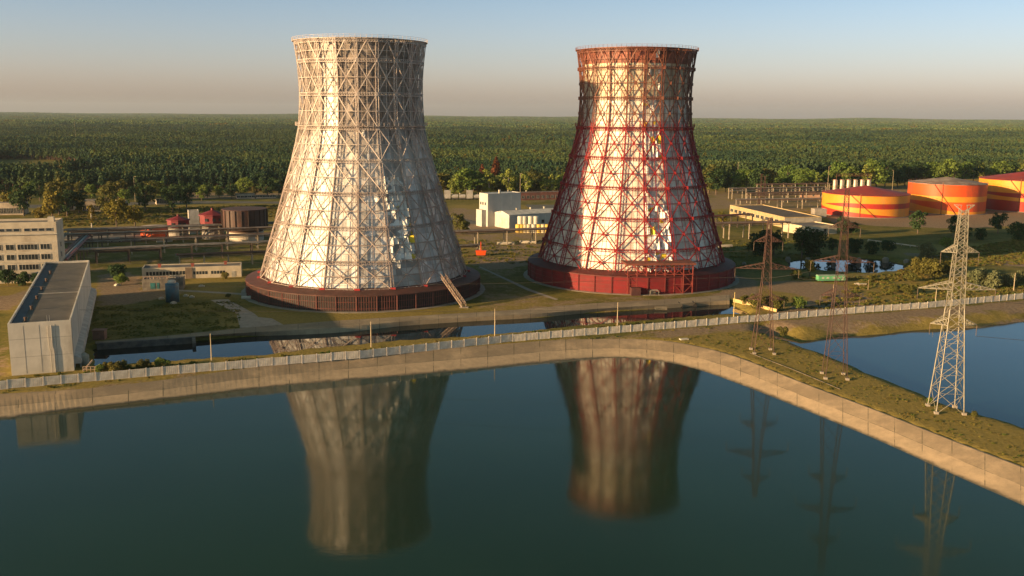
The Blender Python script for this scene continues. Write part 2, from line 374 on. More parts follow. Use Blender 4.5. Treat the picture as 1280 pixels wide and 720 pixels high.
# ------------------------------------------------------------------ cooling towers
LEV = [5.6, 14, 24.5, 35, 45.2, 55.3, 66, 76.4, 82.5]
def rad(z): return float(np.interp(z, [0, 5.6, 14, 24.5, 35, 45.2, 50, 55.3, 60, 66, 71, 76.6, 82.6, 85], [37, 35.5, 33, 29.7, 26.6, 23.5, 22.1, 21.1, 20.7, 20.4, 20.5, 20.9, 21.7, 22.0]))
NF = 20
def frame_paint(name, low, high, zb, rust):
    m, n, l, b = nodes(name); b.inputs['Roughness'].default_value = .55
    g = N(n, 'ShaderNodeTexCoord'); s = N(n, 'ShaderNodeSeparateXYZ'); l.new(g.outputs['Object'], s.inputs[0])
    t = noise_tex(n, l, .35, 7, rough=.75); c = mixc(n, l, ramp(n, l, math_node(n, l, 'ADD', s.outputs[2], math_node(n, l, 'MULTIPLY', t, 6)), zb, zb+5), low, high)
    c = mixc(n, l, math_node(n, l, 'MULTIPLY', ramp(n, l, t, .48, .7), .7), c, rust); l.new(c, b.inputs['Base Color']); return m
def cladding(name, white, grey, upper, ub, lit_rough, shard_yellow):
    m, n, l, b = nodes(name); b.inputs['Roughness'].default_value = lit_rough; b.inputs['Metallic'].default_value = .12
    tc = N(n, 'ShaderNodeTexCoord'); s = N(n, 'ShaderNodeSeparateXYZ'); l.new(tc.outputs['Object'], s.inputs[0])
    def at(a): x = N(n, 'ShaderNodeAttribute'); x.attribute_name = a; return x.outputs['Fac']
    st = noise_tex(n, l, .55, 8, (1, 1, .12), rough=.7); bl = noise_tex(n, l, .16, 7, (1, 1, .6), rough=.65); fi = noise_tex(n, l, 2.2, 5, (1, 1, .3))
    c = mixc(n, l, ramp(n, l, st, .35, .7), white, grey)
    c = mixc(n, l, math_node(n, l, 'MULTIPLY', ramp(n, l, bl, .5, .72), .55), c, tuple(v*.5 for v in grey))
    uf = math_node(n, l, 'MULTIPLY', at('weather'), math_node(n, l, 'ADD', .55, math_node(n, l, 'MULTIPLY', bl, .9)))
    c = mixc(n, l, math_node(n, l, 'MINIMUM', uf, 1.), c, upper)
    c = mixc(n, l, at('cap'), c, ub)
    pn = math_node(n, l, 'ADD', .62, math_node(n, l, 'MULTIPLY', at('tone'), .6))
    mul = N(n, 'ShaderNodeVectorMath'); mul.operation = 'SCALE'; l.new(c, mul.inputs[0]); l.new(pn, mul.inputs['Scale']); c = mul.outputs[0]
    c = mixc(n, l, math_node(n, l, 'MULTIPLY', ramp(n, l, fi, .5, .8), .35), c, tuple(v*.6 for v in grey))
    # broken sheets: their brightness is painted in as white cells, with yellow pieces
    v = N(n, 'ShaderNodeTexVoronoi'); v.inputs['Scale'].default_value = .62; mp = N(n, 'ShaderNodeMapping'); mp.inputs['Scale'].default_value = (1, 1, 1.3)
    l.new(tc.outputs['Object'], mp.inputs[0]); l.new(mp.outputs[0], v.inputs['Vector']); sp = N(n, 'ShaderNodeSeparateColor'); l.new(v.outputs['Color'], sp.inputs[0])
    sh = math_node(n, l, 'MULTIPLY', math_node(n, l, 'GREATER_THAN', sp.outputs[0], .42), math_node(n, l, 'GREATER_THAN', at('shard'), .5))
    full = math_node(n, l, 'MAXIMUM', sh, math_node(n, l, 'GREATER_THAN', at('shard'), 1.5))
    c = mixc(n, l, full, c, mixc(n, l, math_node(n, l, 'GREATER_THAN', sp.outputs[1], 1-shard_yellow), (.95, .95, .93), (.85, .68, .05)))
    l.new(c, b.inputs['Base Color'])
    bm = N(n, 'ShaderNodeBump'); bm.inputs['Distance'].default_value = .06; l.new(st, bm.inputs['Height']); l.new(bm.outputs[0], b.inputs['Normal'])
    return m
def tower(loc, face_ang, phase, label, fm, cm, skirt_m, roof_m, post_m, gus_m, weather, shard, skirt_h, sk, shell_in=1.5):
    """face_ang: direction (degrees) from the tower to the viewpoint; phase: where the first rib stands, measured from it"""
    t = thing('cooling_tower', label, 'cooling tower', loc)
    A = [R(face_ang+phase+k*360/NF) for k in range(NF)]
    def pt(a, z, off=0.): r = rad(z)+off; return Vector((r*math.cos(a), r*math.sin(a), z))
    # shell of flat sheets between the ribs
    V = []; Fc = []; tone = []; wea = []; cap = []; shd = []
    zs = [4.2]
    for a, b in zip(LEV, LEV[1:]): k = 4; zs += [a+(b-a)*i/k for i in range(k)]
    zs += [LEV[-1], 83.4]; C = 5
    for k in range(NF):
        a0, a1 = A[k], A[k]+2*math.pi/NF; mid = (face_ang+phase+(k+.5)*360/NF-face_ang+180) % 360-180; base = len(V)
        for z in zs:
            p, q = pt(a0, z, -shell_in), pt(a1, z, -shell_in)
            for c in range(C+1): V.append(tuple(p.lerp(q, c/C)))
        for j in range(len(zs)-1):
            for c in range(C):
                i = base+j*(C+1)+c; Fc.append((i, i+1, i+C+2, i+C+1)); zc = (zs[j]+zs[j+1])/2
                tone.append(random.random()); wea.append(weather(mid, zc)); cap.append(1. if (sk > .5 and zc > 77.5) else 0.); shd.append(shard(mid, zc))
    me_ = bpy.data.meshes.new('shell'); me_.from_pydata(V, [], Fc); me_.materials.append(cm)
    for nm, dt in (('tone', tone), ('weather', wea), ('cap', cap), ('shard', shd)):
        at = me_.attributes.new(nm, 'FLOAT', 'FACE'); at.data.foreach_set('value', np.array(dt, np.float32))
    o = bpy.data.objects.new('shell', me_); COL.objects.link(o); o.parent = t
    # sheets added and bent out towards the sun to make bright patches
    n_sh = 0; rl = random.Random(11)
    for fi_, f in enumerate(Fc):
        if shd[fi_] < .5 or rl.random() > ((.55 if sk < .5 else .5) if shd[fi_] < 1.5 else .98): continue
        c = [Vector(V[q]) for q in f]; out = (c[0]+c[1]+c[2]+c[3])/4; out.z = 0; out.normalize(); j = lambda s_: Vector((0, 0, rl.uniform(-s_, s_)))
        w_ = (c[1]-c[0]); e_ = w_.length*rl.uniform(.55, .95); sh = rl.uniform(.55, 1.)
        q = [c[0]+out*.08+w_*rl.uniform(0, .2)+j(.3), c[0]+w_*sh+out*e_*.75+j(.5), c[3]+w_*sh+out*e_*.75+j(.6), c[3]+out*.08+w_*rl.uniform(0, .25)+j(.5)]
        if n_sh >= 98: continue
        n_sh += 1; mb = MB(); mb.face(q); mb.build('added_sun_sheet', (mat('sheet_white', (.90, .89, .85), (.8, .79, .75), .6, .45), mat('sheet_yellow', (.85, .66, .06), (.75, .58, .05)))[rl.random() < (.02 if sk < .5 else .08)], t)
    mb = MB()                                                      # inner lining: gives the shell its thickness
    for k in range(NF):
        a0, a1 = A[k], A[(k+1) % NF]
        for z0, z1 in zip(zs, zs[1:]): mb.face([pt(a1, z0, -2.), pt(a0, z0, -2.), pt(a0, z1, -2.), pt(a1, z1, -2.)])
        mb.face([pt(a0, 83.4, -shell_in), pt(a1, 83.4, -shell_in), pt(a1, 83.4, -2.), pt(a0, 83.4, -2.)])
    mb.build('lining', mat('lining', (.12, .10, .09)), t)
    # ribs: two outer chords with lacing, one chord on the shell
    for a in A:
        mb = MB(); ca, sa = math.cos(a), math.sin(a); tg = Vector((-sa, ca, 0)); N_ = 44
        zz = [4.4+(83.2-4.4)*i/N_ for i in range(N_+1)]
        for z0, z1 in zip(zz, zz[1:]):
            for s in (-.42, .42): mb.bar(pt(a, z0)+tg*s, pt(a, z1)+tg*s, .2)
            mb.bar(pt(a, z0, -1.3), pt(a, z1, -1.3), .22)
            mb.bar(pt(a, z0)-tg*.42, pt(a, z1)+tg*.42, .07); mb.bar(pt(a, z0)+tg*.42, pt(a, z0)-tg*.42, .07)
            mb.bar(pt(a, z0), pt(a, z1, -1.3), .07)
        mb.build('rib', fm, t)
    # ring beams
    for j, z in enumerate(LEV):
        mb = MB(); hh = .5
        for k in range(NF):
            a0, a1 = A[k], A[(k+1) % NF]
            for dz in (-hh, hh): mb.bar(pt(a0, z+dz, .12), pt(a1, z+dz, .12), .15)
            mb.bar(pt(a0, z, -1.25), pt(a1, z, -1.25), .18)
            m_ = 8
            for i in range(m_):
                p = pt(a0, z, .12).lerp(pt(a1, z, .12), i/m_); q = pt(a0, z, .12).lerp(pt(a1, z, .12), (i+1)/m_)
                mb.bar(p-Vector((0, 0, hh)), q+Vector((0, 0, hh)), .09); mb.bar(p+Vector((0, 0, hh)), p-Vector((0, 0, hh)), .11)
                if i % 2 == 0: mb.bar(p, p*((rad(z)-1.2)/rad(z)) if False else Vector((p.x*(rad(z)-1.3)/rad(z), p.y*(rad(z)-1.3)/rad(z), p.z)), .1)
        mb.build('ring_beam', fm, t)
    # crossed braces in every bay
    for j, (z0, z1) in enumerate(zip(LEV, LEV[1:])):
        mb = MB(); gp = MB(); gp.mi = 1
        for k in range(NF):
            a0, a1 = A[k], A[(k+1) % NF]
            c00, c10, c01, c11 = pt(a0, z0), pt(a1, z0), pt(a0, z1), pt(a1, z1)
            w = .29 if sk < .5 else .31
            if j < len(LEV)-2:
                ctr = (c00+c10+c01+c11)/4
                mb.bar(c00, c11, w); mb.bar(c10, c01, w)
                n_ = Vector((ctr.x, ctr.y, 0)).normalized(); tg = Vector((-n_.y, n_.x, 0))
                mb.bar((c00+c01)/2, (c10+c11)/2, .17); mb.bar((c00+c10)/2, (c01+c11)/2, .15)
                mb.bar(ctr, ctr-n_*1.3, .16)
                for q in (.25, .75):                                # light bars on the shell side
                    mb.bar(c00.lerp(c01, q)-n_*1.2, c10.lerp(c11, q)-n_*1.2, .08)
                    mb.bar(c00.lerp(c10, q)-n_*1.2, c01.lerp(c11, q)-n_*1.2, .07)
                mb.bar((c00+c01)/2-n_*1.2, (c10+c11)/2-n_*1.2, .09)
                g = .5; sk > .5 and gp.bar(ctr-Vector((0, 0, g)), ctr+Vector((0, 0, g)), g*1.7, .42)
            else:
                top_ = (c01+c11)/2; mb.bar(c00, top_, w); mb.bar(c10, top_, w); mb.bar((c00+c10)/2, top_, .15)
                mb.bar((c00+c01)/2, (c10+c11)/2, .16)
            n0 = Vector((c00.x, c00.y, 0)).normalized()
            mb.bar(c00, c00-n0*1.4, .3); g = .6 if sk > .5 else .85; gp.bar(c00-Vector((0, 0, g)), c00+Vector((0, 0, g)), g*2.1, .46)
        if sk > .5 or j == 0:
            i0 = len(mb.V); mb.V += gp.V; mb.F += [tuple(i0+q for q in f) for f in gp.F]; mb.MI += gp.MI
        mb.build('cross_bracing', [fm, gus_m if j < 5 else fm], t)
    # walkways: top rim and the one at mid height
    for z, w, nm in ((83.0, .9, 'rim_walkway'), (55.9, 1.3, 'mid_walkway')):
        mb = MB(); r0 = rad(z)
        for k in range(NF*2):
            a0 = A[0]+k*math.pi/NF; a1 = a0+math.pi/NF
            P_ = lambda a, r, zz: Vector((r*math.cos(a), r*math.sin(a), zz))
            mb.hull8([P_(a0, r0-.4, z), P_(a0, r0+w-.4, z), P_(a1, r0+w-.4, z), P_(a1, r0-.4, z), P_(a0, r0-.4, z+.18), P_(a0, r0+w-.4, z+.18), P_(a1, r0+w-.4, z+.18), P_(a1, r0-.4, z+.18)])
            for h in (.6, 1.1): mb.bar(P_(a0, r0+w-.4, z+h), P_(a1, r0+w-.4, z+h), .055)
            for q in (0, .5): mb.bar(P_(a0+q*(a1-a0), r0+w-.4, z), P_(a0+q*(a1-a0), r0+w-.4, z+1.15), .09)
        mb.build(nm, fm, t)
    # skirt round the foot
    rs = 39.7 if sk < .5 else 38.6; NS = 40; B = [R(face_ang+phase+i*360/NS) for i in range(NS)]
    Q = lambda a, r, z: Vector((r*math.cos(a), r*math.sin(a), z))
    mb = MB(); lv = MB()
    for k in range(NS):
        a0, a1 = B[k], B[k]+2*math.pi/NS
        mb.hull8([Q(a0, rs-.25, .0), Q(a0, rs, .0), Q(a1, rs, .0), Q(a1, rs-.25, .0), Q(a0, rs-.25, skirt_h), Q(a0, rs, skirt_h), Q(a1, rs, skirt_h), Q(a1, rs-.25, skirt_h)])
    mb.build('skirt_wall', skirt_m, t)
    mb = MB()
    for k in range(NS):
        a0, a1 = B[k], B[k]+2*math.pi/NS
        mb.face([Q(a0, rs+.3, skirt_h+.02), Q(a1, rs+.3, skirt_h+.02), Q(a1, 34.0, skirt_h+1.3), Q(a0, 34.0, skirt_h+1.3)])
        mb.face([Q(a0, rs+.3, skirt_h-.3), Q(a1, rs+.3, skirt_h-.3), Q(a1, rs+.3, skirt_h+.02), Q(a0, rs+.3, skirt_h+.02)])
        mb.face([Q(a1, rs+.3, skirt_h-.3), Q(a0, rs+.3, skirt_h-.3), Q(a0, rs-.3, skirt_h-.3), Q(a1, rs-.3, skirt_h-.3)])
    mb.build('skirt_roof', roof_m, t)
    for k in range(NS):
        mb = MB(); a = B[k]; mb.bar(Q(a, rs+.14, 0), Q(a, rs+.14, skirt_h-.31), .42 if k % 2 == 0 else .28, .24); mb.build('skirt_post', post_m, t)
    mb = MB()
    for k in range(NS):
        a0, a1 = B[k], B[k]+2*math.pi/NS
        if sk < .5:
            for q in range(1, 8): a = a0+(a1-a0)*q/8; rr = rs*math.cos(math.pi/NS)/math.cos(a-(a0+a1)/2); mb.bar(Q(a, rr+.06, .2), Q(a, rr+.06, skirt_h-.35), .13, .1)
        for z in ((.9, skirt_h*.6) if sk < .5 else (1.5, 3, 4.5)): mb.bar(Q(a0, rs+.1, z), Q(a1, rs+.1, z), .1, .12)
    mb.build('skirt_slats', post_m, t)
    mb = MB(); mb.lathe([(rs+2.0, -.3), (rs+2.0, .09), (rs-.2, .09)], NS); mb.build('footing', pavem, t)
    return t
LT, RT = Vector((-51, 328, 0)), Vector((44.8, 360, 0))
fl = math.degrees(math.atan2(-LT.y, -LT.x)); fr = math.degrees(math.atan2(-RT.y, -RT.x))
# "mid" below: + is to the right of the photograph's front
pale = frame_paint('pale_frame', (.38, .31, .28), (.54, .47, .43), 38, (.20, .12, .09))
redp = frame_paint('red_frame', (.27, .012, .018), (.20, .075, .045), 58, (.12, .02, .02))
c1 = cladding('cladding_pale', (.82, .81, .79), (.58, .57, .56), (.27, .23, .20), (.4, .3, .25), .46, .05)
c2 = cladding('cladding_cream', (.84, .80, .72), (.64, .60, .52), (.62, .54, .38), (.30, .10, .07), .48, .35)
def weather_light_l(m, z):
    up = min(1, max(0, (z-44)/14)); v = up*(.85+.3*random.random())
    if -36 < m < -18: v *= .25 if z < 66 else .6  # facet kept lighter: the sun's glint painted into its colour
    if z < 44 and 14 < m < 36: return .5  # darkened in colour so the bright patches stand out
    if z < 44: v = .18*random.random()+(.35 if random.random() < .12 else 0)
    return min(1, v)
def weather_r(m, z):
    v = .12*random.random()
    if z > 66: v = .7+.3*random.random()
    if z > 66 and 0 < m < 20: v = .75+.2*random.random()
    return min(1, v)
def bright_patch_l(m, z):
    if 18 < m < 36 and 14 < z < 41: return 1.
    if 0 < m < 36 and random.random() < .025 and z < 66: return 1.
    return 0
def bright_patch_r(m, z):
    if 2 < m < 20 and 45.2 < z < 54.5: return 2. if random.random() < .8 else 1
    if 2 < m < 38 and (z < 30): return 1. if m < 20 or random.random() < .2 else 0
    if 2 < m < 20 and random.random() < .12: return 1.
    return 0
dark_louvre = mat('dark_louvre', (.030, .018, .016), (.012, .009, .009), .8, .7)
skroof_l = mat('skirt_roof_brown', (.10, .036, .028), (.065, .025, .02), .3, .7, dirt=(.05, .03, .03))
post_l = mat('post_brown', (.15, .042, .034), (.09, .03, .026), .5, .7)
gus_red = mat('gusset_red', (.36, .02, .02), (.25, .02, .022), .6, .5)
skw_r = mat('skirt_red', (.20, .006, .010), (.14, .006, .009), .25, .75, dirt=(.15, .015, .015))
skroof_r = mat('skirt_roof_red', (.12, .02, .018), (.07, .016, .016), .3, .7)
post_r = mat('post_dark_red', (.18, .02, .02), (.12, .02, .018), .5, .6)
tl = tower(LT, fl, -4.0, 'cooling tower in pale pinkish steel lattice over weathered white cladding, dark brown skirt', pale, c1, dark_louvre, skroof_l, post_l, gus_red, weather_light_l, bright_patch_l, 5.0, 0)
tr = tower(RT, fr, -9.0, 'cooling tower in bright red steel lattice over cream cladding, red skirt, dark rusty rim', redp, c2, skw_r, skroof_r, post_r, gus_red, weather_r, bright_patch_r, 6.0, 1)

# lattice stair ramp leaning on the pale tower's skirt
a, b = G(580, 384, .1), G(553, 346, 8.2)
st = thing('stair_ramp', 'long pale lattice stair ramp leaning up to the pale tower over its brown skirt', 'stair', a)
b = b-a; a = Vector((0, 0, 0)); d = (b-a); sdv = Vector((-d.y, d.x, 0)).normalized()*.8
rust_l = mat('stair_steel', (.42, .32, .25), (.25, .17, .13), .8, .6)
for s in (-1, 1):
    mb = MB(); mb.bar(a+sdv*s, b+sdv*s, .18); mb.bar(a+sdv*s+Vector((0, 0, 1.3)), b+sdv*s+Vector((0, 0, 1.3)), .14)
    for k in range(14):
        p, q = a+d*k/14+sdv*s, a+d*(k+1)/14+sdv*s; mb.bar(p, q+Vector((0, 0, 1.3)), .09); mb.bar(p, p+Vector((0, 0, 1.3)), .09)
    mb.build('side_truss', rust_l, st)
mb = MB()
for k in range(30): p = a+d*k/30; mb.bar(p-sdv, p+sdv, .3, .06)
mb.build('treads', rust_l, st)
mb = MB(); mb.box(-1.4, 1.4, -1, 1, -.12, .1); mb.build('landing', pavem, st)

# red entrance gallery at the foot of the red tower
pl, pr = G(784, 368), G(865, 367); rz = math.atan2((pr-pl).y, (pr-pl).x); Wd = (pr-pl).length
ga = thing('entrance_gallery', 'open rusty red steel gallery with a flat roof at the foot of the red tower', 'gallery', pl, rz)
rr = mat('gallery_red', (.30, .055, .04), (.20, .04, .03), .6, .6); H_ = 10.2; D_ = 9
nb = 7
for i in range(nb+1):
    x = Wd*i/nb; mb = MB()
    for y in (0, D_/2, D_): mb.bar((x, y, 0), (x, y, H_-.2), .26)
    for z in (3.3, 6.7): mb.bar((x, 0, z), (x, D_, z), .16)
    mb.bar((x, 0, 3.3), (x, D_/2, 6.7), .12); mb.bar((x, D_, 3.3), (x, D_/2, 6.7), .12); mb.build('portal_frame', rr, ga)
for y in (0, D_):
    mb = MB()
    for z in (3.3, 6.7, 9.2): mb.bar((0, y, z), (Wd, y, z), .18)
    for i in range(nb):
        x0, x1 = Wd*i/nb, Wd*(i+1)/nb
        if i % 2 == 0 or y > 0: mb.bar((x0, y, 0), (x1, y, 3.3), .12); mb.bar((x1, y, 3.3), (x0, y, 6.7), .12)
        if i in (1, 3, 4, 5): mb.bar((x0, y, 6.7), (x1, y, 9.2), .12); mb.bar((x1, y, 6.7), (x0, y, 9.2), .12)
        if i in (2, 5): mb.bar((x0, y, 3.3), (x1, y, 0), .12)
    mb.build('side_bracing', rr, ga)
mb = MB(); mb.box(-.8, Wd+.8, -.9, D_, H_-.2, H_+.5); mb.build('roof', mat('gallery_roof', (.22, .06, .04), (.13, .045, .035), .4, .8, dirt=(.06, .03, .02)), ga)
mb = MB(); mb.box(Wd*.28, Wd*.95, 1, D_-1, 3.2, 3.4); mb.build('floor_deck', rr, ga)
mb = MB(); mb.box(1, 4.2, -1.2, 1.6, 0, 2.6); o = mb.build('shed', mat('hut_dark_red', (.10, .03, .025), (.06, .02, .02)), None); o.location = pl+Vector((0, -1.5, 0)); o.rotation_euler = (0, 0, rz)
tag(o, 'small dark red metal hut standing before the red entrance gallery', 'hut')
o.name = 'metal_hut'
kit = thing('pump_unit', 'grey pump unit with pipes in a steel cradle beside the dark red hut', 'pump', pl+Vector((7.5, -1.8, 0)), rz)
gm = mat('machine_grey', (.32, .30, .27), (.18, .17, .15), 1.)
mb = MB()
for x in (0, 3): 
    for y in (0, 1.6): mb.bar((x, y, 0), (x, y, 1.7), .14)
mb.bar((0, 0, 1.7), (3, 0, 1.7), .14); mb.bar((0, 1.6, 1.7), (3, 1.6, 1.7), .14); mb.bar((0, 0, .5), (3, 1.6, .5), .14); mb.build('cradle', gm, kit)
mb = MB(); mb.cyl((.4, .8, .9), (2.2, .8, .9), .5, .5, 14); mb.cyl((2.2, .8, .9), (3.6, .8, .9), .2, .2, 10); mb.build('motor', mat('machine_dark', (.08, .07, .06)), kit)

# ------------------------------------------------------------------ lattice pylons
def pylon(base_px, top_py, label, m, b0, bt, arms, rz, vtop=0, tk=1., seg=1.55):
    p = G(*base_px); Hh = ZAT(base_px[0]+8, top_py, p.y)
    t = thing('electricity_pylon', label, 'pylon', p, R(rz))
    kz = .52; bk = b0*.34+bt*.66
    def hw(z): z = z/Hh; return (b0+(bk-b0)*z/kz if z < kz else bk+(bt-bk)*(z-kz)/(1-kz))/2
    for sx, sy in ((-1, -1), (1, -1), (1, 1), (-1, 1)):
        mb = MB()
        for z0, z1 in ((0, Hh*kz), (Hh*kz, Hh)): mb.bar((sx*hw(z0), sy*hw(z0), z0), (sx*hw(z1), sy*hw(z1), z1), .24*tk if z0 == 0 else .18*tk)
        mb.build('leg', m, t)
        mb = MB(); mb.box(sx*hw(0)-.4, sx*hw(0)+.4, sy*hw(0)-.4, sy*hw(0)+.4, -.3, .5); mb.build('footing', pavem, t)
    zs = [0]; 
    while zs[-1] < Hh-.5: zs.append(min(Hh, zs[-1]+max(1.2, hw(zs[-1])*seg)))
    mb = MB()
    for z0, z1 in zip(zs, zs[1:]):
        w0, w1 = hw(z0), hw(z1); C0 = [Vector((sx*w0, sy*w0, z0)) for sx, sy in ((-1, -1), (1, -1), (1, 1), (-1, 1))]; C1 = [Vector((sx*w1, sy*w1, z1)) for sx, sy in ((-1, -1), (1, -1), (1, 1), (-1, 1))]
        for i in range(4):
            j = (i+1) % 4; mb.bar(C0[i], C1[j], .11*tk); mb.bar(C0[j], C1[i], .11*tk); mb.bar(C1[i], C1[j], .08*tk)
    mb.build('lattice_bracing', m, t)
    for zf, hl, rise in arms:
        z = Hh*zf; w = hw(z); hgt = 1.5
        for s in (-1, 1):
            mb = MB()
            tip = Vector((s*hl, 0, z+rise))
            A_ = [Vector((s*w, -w, z)), Vector((s*w, w, z)), Vector((s*hw(z+hgt), -w, z+hgt)), Vector((s*hw(z+hgt), w, z+hgt))]
            for q in A_: mb.bar(q, tip, .15*tk)
            n_ = 6
            for i in range(n_):
                f0, f1 = i/n_, (i+1)/n_
                for u, v in ((0, 1), (2, 3), (0, 2), (1, 3)):
                    mb.bar(A_[u].lerp(tip, f0), A_[v].lerp(tip, f1), .08); 
                    if i % 2: mb.bar(A_[u].lerp(tip, f0), A_[v].lerp(tip, f0), .08)
            mb.build('crossarm', m, t)
        for s in (-1, 1):
            mb = MB(); z0 = z+rise
            for k in range(8): mb.cyl((s*hl, 0, z0-.3-k*.24), (s*hl, 0, z0-.4-k*.24), .11, .07, 8)
            mb.bar((s*hl, 0, z0), (s*hl, 0, z0-2.4), .04); mb.build('insulator', mat('insulator', (.22, .16, .12)), t)
    if vtop:
        mb = MB()
        for s in (-1, 1):
            mb.bar((0, -.5, Hh-.6), (s*vtop, 0, Hh+1.0), .14); mb.bar((0, .5, Hh-.6), (s*vtop, 0, Hh+1.0), .14); mb.bar((s*.4, 0, Hh+.9), (s*vtop, 0, Hh+1.0), .12)
            for k in (.3, .6): mb.bar((s*vtop*k, 0, Hh-.6+1.6*k), (s*vtop*k, 0, Hh+.95), .08)
        mb.build('earth_wire_horn', m, t)
    return t, Hh
cream = mat('pylon_cream', (.31, .29, .23), (.22, .20, .155), .5, .6)
brown = mat('pylon_rust', (.075, .034, .027), (.05, .025, .02), .5, .7)
brown2 = mat('pylon_rust_pale', (.09, .04, .03), (.06, .028, .022), .5, .7)
p3, h3 = pylon((1182, 513), 262, 'tall cream lattice pylon standing on the grass spit before the blue lake', cream, 5.5, 1.4, [(.44, 4.6, 0), (.615, 7.6, 0), (.795, 3.7, 0)], -6, 2.0, .7)
p2, h2 = pylon((1043, 471), 236, 'thin dark rust-brown pylon on the grass spit, between the cream pylon and another brown one', brown, 4.9, .8, [(.44, 4.4, 0), (.62, 7.0, 0), (.80, 3.5, 0)], -8, 0, .5, 2.3)
p1, h1 = pylon((953, 440), 273, 'rust-brown pylon farthest back of the three, just behind the brow of the concrete bank', brown2, 5.0, .8, [(.40, 4.8, 0), (.63, 8.0, 0), (.83, 3.6, 0)], -4, 0, .5, 2.3)
wirem = mat('wire', (.06, .055, .05), rough=.5)
def wire(a, b, sag, label, r=.035, group=None):
    mb = MB(); pts = [a.lerp(b, k/24)-Vector((0, 0, sag*4*(k/24)*(1-k/24))) for k in range(25)]; mb.tube([p-a for p in pts], r, 4)
    return single('power_line', mb, wirem, label, 'power line', a, group=group)
bpy.context.view_layer.update()
def tip(pt_, hh, zf, hl, s): return pt_.matrix_world @ Vector((s*hl, 0, hh*zf-2.4))
for (zf, l1, l2, l3, nm) in ((.63, 8.0, 7.0, 7.6, 'middle'),):
    for s, sn in ((-1, 'left'), (1, 'right')):
        wire(tip(p1, h1, .63, 8., s), tip(p2, h2, .62, 7., s), .8, f'thin wire hung between the {sn} tips of the two brown pylons\' widest arms')
for k, (zf, hl, sg) in enumerate(((.40, 4.8, 5), (.63, 8., 6), (.83, 3.6, 6))):
    wire(tip(p1, h1, zf, hl, -1), Vector((-420, 262+k*3, 15+k*5)), sg, ('lowest', 'middle', 'highest')[k]+' of the wires running from the back brown pylon leftwards over the canal')
for k, (zf, hl, sg) in enumerate(((.44, 4.6, 4), (.615, 7.6, 4), (.795, 3.7, 4))):
    wire(tip(p3, h3, zf, hl, 1), Vector((330, 172+k*2, 16+k*7)), sg, ('lowest', 'middle', 'highest')[k]+' of the wires leaving the cream pylon towards the right edge', .04)
# lamp posts along the canal
def lamp(px, py, top, label, m, arm=1, group=None):
    p = G(px, py); h = ZAT(px, top, p.y); t = thing('lamp_post', label, 'lamp post', p, 0, group)
    mb = MB(); mb.cyl((0, 0, -.2), (0, 0, h), .15, .09, 8); mb.build('pole', m, t)
    if arm: 
        mb = MB(); mb.bar((0, 0, h), (arm*1.2, 0, h+.25), .09); mb.box(arm*1.0-.25, arm*1.0+.45, -.12, .12, h+.2, h+.36); mb.build('lamp_arm', m, t)
    return t
lm = mat('lamp_concrete', (.52, .42, .28), (.38, .30, .2)); lmw = mat('lamp_wood', (.30, .22, .14))
lamp(264.5, 451, 417, 'pale pole by the canal leftmost of the pale poles along the canal', lm, 0)
lamp(464, 434, 402, 'pale pole between canal and white fence, in front of the pale tower', lm, 0)
lamp(618.5, 420, 386, 'pale pole between canal and white fence, right of the stair ramp', lm, 0)
lamp(771.5, 409, 378, 'pale pole between canal and white fence, in front of the red tower', lm, 0)
lamp(917, 398, 365, 'yellowish pole at the right end of the canal beside the yellow kerb', mat('lamp_yellow', (.62, .47, .18)), 0)
lamp(80, 463, 436, 'thin dark pole at the front corner of the windowless pump house', lmw, 0)
lamp(1169, 381, 361, 'short pale pole behind the fence, just left of the cream pylon', lm, 0)
lamp(1267, 363, 341, 'short pale pole behind the fence at the right edge of the picture', lm, 0)
lamp(1041, 372, 355, 'short pale pole behind the green trailer', lmw, 0)
lamp(1085, 362, 350, 'short dark stump pole right of the green trailer', lmw, 0)
lamp(650, 262, 217, 'tall thin mast behind the white factory block', lm, 1)
lamp(1033, 258, 208, 'tall thin mast among the pipe racks left of the striped tanks', lm, 1)
lamp(1115, 240, 213, 'tall mast behind the low striped tank', lm, -1)
lamp(921, 240, 203, 'tall mast at the wood edge right of the red tower', lm, 1)
lamp(169, 252, 221, 'tall mast before the pines left of the pale tower', lm, 1)
lamp(95, 178, 150, 'distant mast rising from the forest at far left', lm, 0)
lamp(229, 172, 156, 'distant mast rising from the forest left of the pale tower', lm, 0)
# ------------------------------------------------------------------ the white panel fence
FENCE = [(-60,493),(0,487),(117,476.5),(330,458),(450,448),(640,427),(800,414),(1040,394),(1160,385),(1280,373.5),(1340,367.5)]
fp = resample(W(FENCE), 100000); 
tot = [0.]
for a, b in zip(fp, fp[1:]): tot.append(tot[-1]+(b-a).length)
def along(s):
    for i in range(len(fp)-1):
        if s <= tot[i+1] or i == len(fp)-2: return fp[i].lerp(fp[i+1], (s-tot[i])/(tot[i+1]-tot[i]))
nP = 96; stp = tot[-1]/nP
fen = thing('panel_fence', 'long whitewashed concrete panel fence between the canal and the embankment', 'fence', along(0))
fm1 = mat('fence_white', (.74, .69, .60), (.58, .53, .45), .7, .85, bump=.02, dirt=(.26, .22, .17), dirt_scale=.25); fpost = mat('fence_post', (.60, .56, .50), (.4, .36, .32), .8)
pm = []
for v in range(3):
    mb = MB(); Lp = stp-.26; mb.box(0, Lp, -.03, .03, .12, 2.0)
    mb.box(0, Lp, -.07, .07, 1.88, 2.0-.004); mb.box(0, Lp, -.07, .07, .08, .22)
    for i in range(9): x = Lp*(i)/8; mb.box(max(0, x-.06), min(Lp, x+.06), -.065, .065, .224, 1.876)
    for i in range(1, 5): z = .22+1.66*i/5; mb.box(0, Lp, -.055, .055, z-.05, z+.05)
    pm.append(mb.mesh('fence_panel', fm1))
mb = MB(); mb.box(-.13, .13, -.12, .12, -.1, 2.12); pom = mb.mesh('fence_post', fpost)
